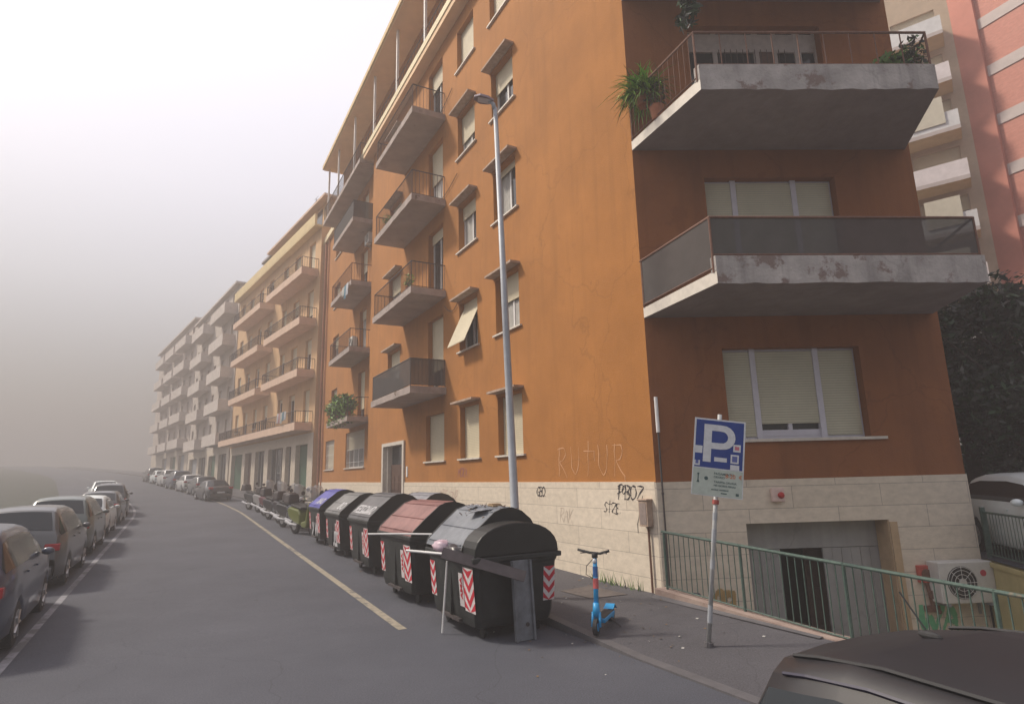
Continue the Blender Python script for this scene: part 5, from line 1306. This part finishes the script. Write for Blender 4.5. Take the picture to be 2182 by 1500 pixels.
def block(name, label, F, L, zb, ground_h, nf, fh, top, wallm, cols, bal=(), shops=(), cornice=None, attic=0, depth=12, fm=None, sm=None, bm=None, grm=None, balp=1.2, rail='bars', solid=False):
    t = thing('apartment_building', label, 'building', F(0, 0, 0))
    fm = fm or m_white; sm = sm or m_shut; bm = bm or m_concf
    z1 = zb + ground_h; holes = []
    for k in range(nf):
        zf = z1 + fh * k
        for (c0, c1, kind) in cols:
            if kind == 'd': holes.append((c0, c1, zf + .3, zf + fh - .75))
            else: holes.append((c0, c1, zf + 1.15, zf + fh - .75))
    b = MB(); wall(b, F, 0, L, z1 - .2, top, holes, .22)
    for s_ in (0, L): b.quad(F(s_, 0, zb - 1), F(s_, -depth, zb - 1), F(s_, -depth, top), F(s_, 0, top), 0, [(0, 0), (depth, 0), (depth, 15), (0, 15)])
    b.quad(F(0, -depth, zb - 1), F(L, -depth, zb - 1), F(L, -depth, top), F(0, -depth, top), 0, [(0, 0), (L, 0), (L, 15), (0, 15)])
    b.build('wall', wallm, t, norm=False)
    b = MB(); wall(b, F, 0, L, zb - 1.2, z1 - .2, [(s0, s1, zb - 1.2, z1 - .9) for (s0, s1, m_) in shops], .35, .03); b.build('ground_storey', grm or m_trav_plain, t, norm=False)
    for (s0, s1, m_) in shops:
        b = MB(); b.box(F, s0, s1, -.34, -.30, zb - 1.2, z1 - .9)
        if m_ is m_glass:
            b.build('shop_window', m_glass, t)
            f = MB(); n = 3
            for i in range(n + 1): x = s0 + (s1 - s0 - .08) * i / n; f.box(F, x, x + .08, -.3, -.25, zb - 1.2, z1 - .9)
            f.build('shop_frame', m_alu, t)
        else: b.build('rolling_door', m_, t)
    b = MB()
    if cornice:
        b.box(F, -.05, L + .05, -.3, .55, top - .12, top, 0); b.box(F, -.05, L + .05, .40, .56, top, top + .75, 0)
    else: b.box(F, -.1, L + .1, -depth, .45, top, top + .22, 0)
    b.build('cornice', cornice or bm, t)
    if attic:
        b = MB(); b.box(F, .5, L * .62, -depth, -.7, top, top + attic, 0); b.box(F, .2, L * .64, -depth, -.15, top + attic, top + attic + .18, 1); b.build('attic', [wallm, bm], t)
        for s_ in [x for x in range(2, int(L * .6) - 2, 4)]:
            b = MB(); b.box(F, s_, s_ + 1.6, -.72, -.68, top + .5, top + attic - .3); b.build('attic_window', m_glass, t)
    for (a_, c_, d_, e_) in holes: far_win(t, F, a_, c_, d_, e_, random.choice([.15, .4, .7, 1] if sm is m_shut else [.6, 1, 1]), fm, sm)  # far row mostly shuttered, lowering contrast as haze would
    for k in range(nf):
        zf = z1 + fh * k
        for (s0, s1, ks) in bal:
            if k not in ks: continue
            sl2 = slab(t, F, s0, s1, balp, zf - .05, .30 if solid else .52, 0, mt=bm, mu=bm)
            if solid:
                q = MB(); 
                q.box(F, s0, s1, balp - .08, balp, zf + .25, zf + 1.1); q.box(F, s0, s0 + .08, 0, balp - .08, zf + .25, zf + 1.1); q.box(F, s1 - .08, s1, 0, balp - .08, zf + .25, zf + 1.1); q.build('parapet', solid, sl2)
            else:
                q = MB(); railing_bars(q, [F(s0 + .05, 0, 0), F(s0 + .05, balp - .05, 0), F(s1 - .05, balp - .05, 0), F(s1 - .05, 0, 0)], zf + .45, zf + 1.25, .16, .012, .025); q.build('railing', m_iron, sl2)
    return t
m_peachwall = mat('peach_plaster', (.60, .39, .21), .9, .10, .6, bump=.2, streak=.3)
m_greyp = mat('penthouse_roof', (.28, .26, .27), .8, .1, 3); m_peachbal = mat('peach_balcony', (.64, .46, .35), .9, .10, 2)
m_gshut = slat_mat('green_rolling_door', (.045, .12, .075), .09)
b2 = block('x', 'peach orange apartment block with long paired balconies and shops, adjoining the corner building', F2, 23.4, .75, 4.9, 4, 3.65, 20.3, m_peachwall,
      [(1.2, 2.5, 'd'), (4.4, 5.8, 'd'), (7.4, 8.6, 'w'), (11.4, 12.8, 'd'), (14.6, 15.9, 'w'), (17.8, 19.2, 'd'), (21.0, 22.2, 'w')],
      bal=[(.4, 9.2, (0, 1, 2, 3)), (11.0, 20.2, (0, 1, 2, 3)), (9.2, 11.0, (0,)), (20.2, 23.2, (0,))],
      shops=[(1.1, 3.6, m_gshut), (4.6, 5.9, m_glass), (6.6, 10.4, m_glass), (11.5, 14.2, m_glass), (15.4, 17.6, m_wood), (18.6, 22.6, m_gshut)], cornice=mat('yellow_cornice', (.66, .52, .28), .8, .08, 2), attic=2.5, bm=m_peachbal, solid=False)
b = MB(); b.box(F2, 15.4, 18.2, -3.6, -.9, 20.3, 23.0, 0); b.box(F2, 15.1, 18.5, -3.9, -.6, 23.0, 23.2, 1); b.build('penthouse', [m_acw, m_greyp], b2)
for i_ in range(3): MB().box(F2, 15.7 + i_ * .85, 16.3 + i_ * .85, -.9, -.87, 21.2, 22.5).build('penthouse_window', m_glass, b2)
for (s_, h_) in ((6, 25.2), (13.2, 24.6), (19.4, 23.6)):
    q = MB(); q.tube([F2(s_, -1.5, 20.3), F2(s_, -1.5, h_)], .03, 5)
    for z_ in (0, .25, .5): q.tube([F2(s_ - .5, -1.5, h_ - z_), F2(s_ + .5, -1.5, h_ - z_)], .012, 4)
    q.build('aerial', m_iron, b2)
m_taupe = mat('hazed_taupe_plaster', (.50, .44, .39), .9, .12, .7, streak=.3); m_greyb = mat('hazed_grey_balcony', (.56, .50, .46), .9, .12, 2)  # far walls and balconies: haze partly put into these pale colours
m_faint = mat('haze_pale_shutter', (.44, .40, .37), .8, .1, 3)  # frames and shutters toned like the walls, haze's lost contrast put into colour
m_rose = mat('hazed_rose_plaster', (.52, .45, .40), .9, .12, .7, streak=.3)  # farthest wall, likewise paled for haze in its colour
F3 = Frame(F2(23.8, 0, 0), D2, F2.N)
block('x', 'taupe apartment block coloured pale as through haze with stacked balconies, second beyond the corner building', F3, 22.0, 1.6, 4.4, 5, 3.35, 22.4, m_taupe,
      [(1.5, 2.9, 'd'), (5.2, 6.6, 'd'), (9.2, 10.4, 'w'), (12.4, 13.8, 'd'), (16.2, 17.6, 'd'), (19.6, 20.8, 'w')],
      bal=[(.8, 7.6, (0, 1, 2, 3, 4)), (11.6, 18.6, (0, 1, 2, 3, 4))], shops=[(1, 4.6, m_glass), (6, 9.4, m_gshut), (11, 14.8, m_glass), (16, 20.6, m_grey)], bm=m_greyb, solid=m_greyb, fm=m_faint, sm=m_faint)
F4 = Frame(F3(22.3, 0, 0), dirv(rad(-38.5)), Vector((-dirv(rad(-38.5)).y, dirv(rad(-38.5)).x, 0)))
block('x', 'tall rose tinted apartment block with colours paled to fade into the haze at the far end of the row', F4, 29.8, 2.4, 4.4, 5, 3.4, 23.6, m_rose,
      [(1.8 + 4.1 * i, 3.2 + 4.1 * i, 'd') for i in range(6)], bal=[(1.0, 8.4, (0, 1, 2, 3, 4)), (9.6, 16.4, (0, 1, 2, 3, 4)), (18.0, 25.4, (0, 1, 2, 3, 4))], shops=[(2, 6, m_grey), (8, 12, m_gshut), (15, 19, m_grey)], bm=m_greyb, solid=m_greyb, fm=m_faint, sm=m_faint)
# white washing and plants on the neighbouring balconies
def washing(F, s, o, z, n, label):
    t = thing('washing_line', label, 'laundry', F(s, o, z)); 
    MB().tube([F(s - .1, o, z), F(s + n * .42, o, z)], .006, 4).build('line', m_iron, t)
    cs = [m_bagw, mat('cloth_blue', (.12, .25, .33), .9, .2, 5), mat('cloth_pale', (.5, .5, .46), .9, .2, 5), mat('cloth_rose', (.45, .25, .25), .9, .2, 5)]
    for i in range(n):
        b = MB(); w_, h_ = random.uniform(.28, .38), random.uniform(.45, .85)
        for k in range(5):
            b.quad(F(s + i * .42 + w_ * k / 5, o + .012 * (k % 2), z), F(s + i * .42 + w_ * (k + 1) / 5, o + .012 * ((k + 1) % 2), z), F(s + i * .42 + w_ * (k + 1) / 5, o + .04 * ((k + 1) % 2), z - h_), F(s + i * .42 + w_ * k / 5, o + .04 * (k % 2), z - h_))
        b.build('cloth', cs[i % 4], t)
washing(F2, 2.0, 1.32, 7.0, 5, 'washing hung on the lowest balcony of the peach block')
washing(FA, 20.9, REC + 1.32, 12.2 - .02, 3, 'small rugs hung over the third balcony railing of the recessed bay')

# ================================================================== RIGHT BACKGROUND
PB = Vector((26.3, 30.1, 0))
def fr(P, az, outaz): return Frame(P, dirv(rad(az)), dirv(rad(outaz)))
FRR = fr(PB, 156, 246); FRL = fr(PB, -52, 218)
t = thing('brick_apartment_building', 'tall pink brick apartment building with pale bands and white balconies behind the trees', 'building', PB)
m_brickp = stone_mat('pink_brick', (.50, .19, .14), (.55, .225, .165), (.46, .23, .18), .25, .07, .004, bump=.2)
m_band = mat('pale_band', (.50, .44, .42), .8, .08, 2); m_pier = mat('salmon_pier', (.50, .20, .15), .85, .08, 1.5)
b = MB(); wall(b, FRR, .7, 18, -1, 34, [(5.2, 7.0, 4 + 2.93 * k, 5.7 + 2.93 * k) for k in range(9)], .2); b.quad(FRR(18, 0, -1), FRR(18, -16, -1), FRR(18, -16, 34), FRR(18, 0, 34), 0, [(0, 0), (16, 0), (16, 30), (0, 30)]); b.build('brick_wall', m_brickp, t, norm=False)
b = MB(); wall(b, FRL, .5, 16, -1, 31, [(1.2 + 5 * j, 3.4 + 5 * j, 3 + 2.93 * k, 5.1 + 2.93 * k) for k in range(9) for j in range(3)], .25); b.build('rear_wall', mat('ochre_wall', (.46, .36, .26), .85, .1, 1.5), t, norm=False)
b = MB(); b.box(FRR, -.75, .7, -.7, .25, -1, 34.5); b.build('pier', m_pier, t)
for k in range(9):
    z = 2.52 + 2.93 * k; MB().box(FRR, .7, 18, .0, .05, z, z + .62).build('pale_band', m_band, t)
    w_ = far_win(t, FRR, 5.2, 7.0, 4 + 2.93 * k, 5.7 + 2.93 * k, random.choice([.3, .6, 1]), m_white, m_shut)
for k in range(9):
    z = 2.5 + 2.93 * k
    s_ = slab(t, FRL, 1.0, 5.2, 1.5, z, .22, 0, mt=m_band, mu=m_cream)
    q = MB(); q.box(FRL, 1.0, 5.2, 1.42, 1.5, z + .22, z + 1.15); q.box(FRL, 1.0, 1.08, 0, 1.42, z + .22, z + 1.15); q.build('parapet', mat('white_parapet_%d' % k, (.68 + .06 * (k % 2), .68, .68), .7, .1, 2), s_)
    for j in range(3): far_win(t, FRL, 1.2 + 5 * j, 3.4 + 5 * j, 3 + 2.93 * k, 5.1 + 2.93 * k, .4, m_white, m_shut)
    if k in (3, 4, 6):
        MB().box(FRL, 1.6, 3.2, 1.52, 1.56, z + .5, z + 2.1).build('awning', mat('cream_awning_%d' % k, (.60, .56, .45), .8, .08, 3), s_)
def tree(label, x, y, h, r, n, zb=.6, ms=(0, 1, 3), seed=1, size=.125, group='dark trees behind the side street'):
    random.seed(seed)
    t = thing('tree', label, 'tree', (x, y, zb), group=group)
    b = MB(); b.tube([(x, y, zb - .3), (x + .1, y, zb + h * .25), (x - .05, y + .1, zb + h * .5), (x, y, zb + h * .8)], [.22, .17, .12, .05], 8)
    for k in range(7):
        a = k * 2.4; z0_ = zb + h * (.25 + .07 * k); rr = r * random.uniform(.5, .85)
        b.tube([(x, y, z0_), (x + math.cos(a) * rr * .5, y + math.sin(a) * rr * .5, z0_ + h * .10), (x + math.cos(a) * rr, y + math.sin(a) * rr, z0_ + h * .22)], [.07, .05, .02], 5)
    b.build('trunk', mat('bark', (.07, .055, .045), .9, .3, 8) if 'bark' not in bpy.data.materials else bpy.data.materials['bark'], t)
    c = MB()
    for k in range(17):
        a = random.random() * 6.28; d = r * random.uniform(.15, .75); cz_ = zb + h * random.uniform(.25, .86)
        cr2 = r * random.uniform(.26, .50)
        c.leaves((x + math.cos(a) * d, y + math.sin(a) * d, cz_), (cr2, cr2, cr2 * .8), int(n * 1.7) // 17, size * random.uniform(.7, 1.25), ms, .25)
    c.build('crown', m_leafs, t, norm=False)
    return t
def pol(az, d): return (d * math.sin(rad(az)), d * math.cos(rad(az)))
m_leafs_t = m_leafs
tree('dark tree right beside the orange building corner', *pol(36.6, 21), 7.4, 2.6, 5200, seed=4, ms=(0, 3, 3, 0, 4))
tree('dark bushy tree above the silver car', *pol(40.2, 19.5), 6.4, 2.6, 5600, seed=5, ms=(0, 3, 3, 0, 4))
tree('dark tree at the right edge in front of the brick building', *pol(44.5, 20.5), 5.9, 2.7, 5200, seed=6, ms=(0, 3, 3))
tree('lower dark tree filling the gap behind the silver car', *pol(38.2, 26), 5.6, 3.0, 4200, seed=8, ms=(0, 3))
random.seed(12)
c = MB()
for i in range(26):
    x, y = pol(34.5 + i * .55, 24 + (i % 3)); c.leaves((x, y, 1.6), (1.2, 1.2, 1.2), 260, .15, (0, 3), .1)
tag(c.build('hedge', m_leafs, norm=False), 'dark hedge along the far side of the raised side street', 'hedge', kind='stuff')

# ================================================================== PLANTS ON THE BALCONIES
def pot(t, c, r=.14, h=.24, m=None):
    MB().tube([(c[0], c[1], c[2]), (c[0], c[1], c[2] + h), (c[0], c[1], c[2] + h + .03)], [r * .72, r, r * 1.08], 12).build('pot', m or m_terra, t)
def plant(name, label, cat, c, r, n, size, ms, drop=None, potted=True, cz_=None, group=None, seed=0):
    random.seed(seed + 31); t = thing(name, label, cat, c, group=group)
    if potted: pot(t, c)
    top_ = (c[0], c[1], c[2] + (.3 if potted else 0) + r[2] * .7)
    s_ = MB()
    for k in range(9):
        a = k * .7; s_.tube([(c[0], c[1], c[2] + .1), (c[0] + math.cos(a) * r[0] * .5, c[1] + math.sin(a) * r[1] * .5, top_[2]), (c[0] + math.cos(a) * r[0], c[1] + math.sin(a) * r[1], top_[2] + r[2] * .2 * math.sin(k))], [.012, .008, .004], 4)
    s_.build('stem', m_wood, t)
    b = MB(); b.leaves(top_, r, n, size, ms, .15)
    if drop:
        for q in drop: b.leaves(q[0], q[1], q[2], size, ms, .05)
    b.build('foliage', m_leafs, t, norm=False); return t
# feathery bright plant by the left end of the open balcony
plant('balcony_plant', 'dried bare plant between the balcony railing bars below the feathery plant', 'plant', (3.0, 10.75, 9.15), (.3, .22, .30), 70, .05, (4, 3), seed=2)
random.seed(5); t = thing('balcony_plant', 'bright green feathery plant spilling over the left end of the open corner balcony', 'plant', (2.80, 11.0, 9.75)); pot(t, (2.80, 11.0, 9.6), .18, .3)
b = MB()
for k in range(420):
    c0_ = Vector((2.80, 10.95, 9.95)) + Vector((random.gauss(0, .12), random.gauss(0, .12), random.gauss(0, .08)))
    d_ = Vector((random.gauss(0, 1), random.gauss(0, 1), random.gauss(.35, .6))).normalized(); l_ = random.uniform(.3, .78); sd = d_.cross(Vector((0, 0, 1))).normalized() * random.uniform(.012, .024)
    p0 = c0_; mm = random.choice((2, 2, 1, 2, 0))
    for q in range(3):
        u0, u1 = q / 3, (q + 1) / 3; pa = c0_ + d_ * l_ * u0 - Vector((0, 0, .30 * u0 * u0)); pb = c0_ + d_ * l_ * u1 - Vector((0, 0, .30 * u1 * u1)); w0, w1 = 1 - u0 * .8, 1 - u1 * .95
        b.quad(pa - sd * w0, pa + sd * w0, pb + sd * w1, pb - sd * w1, mm)
b.build('foliage', m_leafs, t, norm=False)
b_ = plant('hanging_vine', 'dark leafy vine hanging from the balcony above', 'vine', (3.42, 9.72, 12.2), (.30, .22, .3), 120, .10, (0, 4), drop=[((3.40, 9.70, 11.8), (.24, .2, .5), 170), ((3.44, 9.72, 11.2), (.20, .18, .5), 150), ((3.48, 9.74, 10.75), (.20, .16, .35), 110), ((3.3, 9.7, 10.45), (.12, .12, .25), 40)], potted=False, seed=3)
plant('balcony_plant', 'spiky dark green plant at the right end of the open corner balcony', 'plant', (7.35, 10.2, 9.14), (.42, .35, .34), 420, .10, (0, 1, 1), seed=4)
plant('balcony_plant', 'pale greyish shrub against the right end rail of the open corner balcony', 'plant', (7.75, 10.1, 9.14), (.25, .25, .55), 260, .07, (4, 4, 1), seed=5)
for k, (s, h) in enumerate(((21.2, .5), (22.3, .6), (23.4, .65), (24.4, .5))):
    p = FA(s, REC + 1.05, 5.33); plant('balcony_plant', ['bushy plant at the near end of the lowest recessed bay balcony', 'tall green plant second along the lowest recessed bay balcony', 'leafy plant third along the lowest recessed bay balcony', 'trailing plant at the far end of the lowest recessed bay balcony'][k], 'plant', tuple(p), (.5, .45, h), 420, .11, (1, 2, 0), drop=[((p.x, p.y, p.z + .0), (.4, .3, .4), 120)], group='plants on the lowest recessed bay balcony', seed=40 + k)
for k, (s, z, lb) in enumerate(((14.0, 11.98 + .28, 'small green plant on the second balcony up beside the far rail'), (11.2, 8.55 + .25, 'potted shrub on the balcony above the screened one'))):
    p = FA(s, 1.0, z if k == 0 else 8.78); plant('balcony_plant', lb, 'plant', tuple(p), (.22, .22, .3), 130, .06, (1, 2), seed=60 + k)
# weeds at the foot of the corner
random.seed(77); b = MB()
for k in range(60):
    a = 9.2 + random.random() * 1.6; l = 7.66 + random.random() * .14; p = street(a, l, .15); h = random.uniform(.08, .28); q = Vector((random.uniform(-.08, .08), random.uniform(-.08, .08), h))
    b.add([p + Vector((-.008, 0, 0)), p + Vector((.008, 0, 0)), p + q], [(0, 1, 2)], random.choice((1, 2, 4)))
tag(b.build('weeds', m_leafs, norm=False), 'tuft of weeds at the foot of the travertine corner', 'weeds', kind='stuff')

# ================================================================== HAZE
b = MB(); b.box(FW, -430, 430, -70, 530, -2.9, 34.8)
hz = b.build('haze', [], None); hm = bpy.data.materials.new('haze_air'); hm.use_nodes = True
N, L = nodes(hm); N.clear(); o_ = N.new('ShaderNodeOutputMaterial'); v_ = N.new('ShaderNodeVolumePrincipled')
v_.inputs['Color'].default_value = (.47, .455, .455, 1); v_.inputs['Density'].default_value = HAZE_DENSITY; v_.inputs['Anisotropy'].default_value = .15
L.new(v_.outputs[0], o_.inputs['Volume'])
hz.data.materials.clear(); hz.data.materials.append(hm)
hz['kind'] = 'stuff'; hz['label'] = 'pale mauve haze filling the street'; hz['category'] = 'haze'
SC.cycles.volume_bounces = 2; SC.cycles.max_bounces = 8
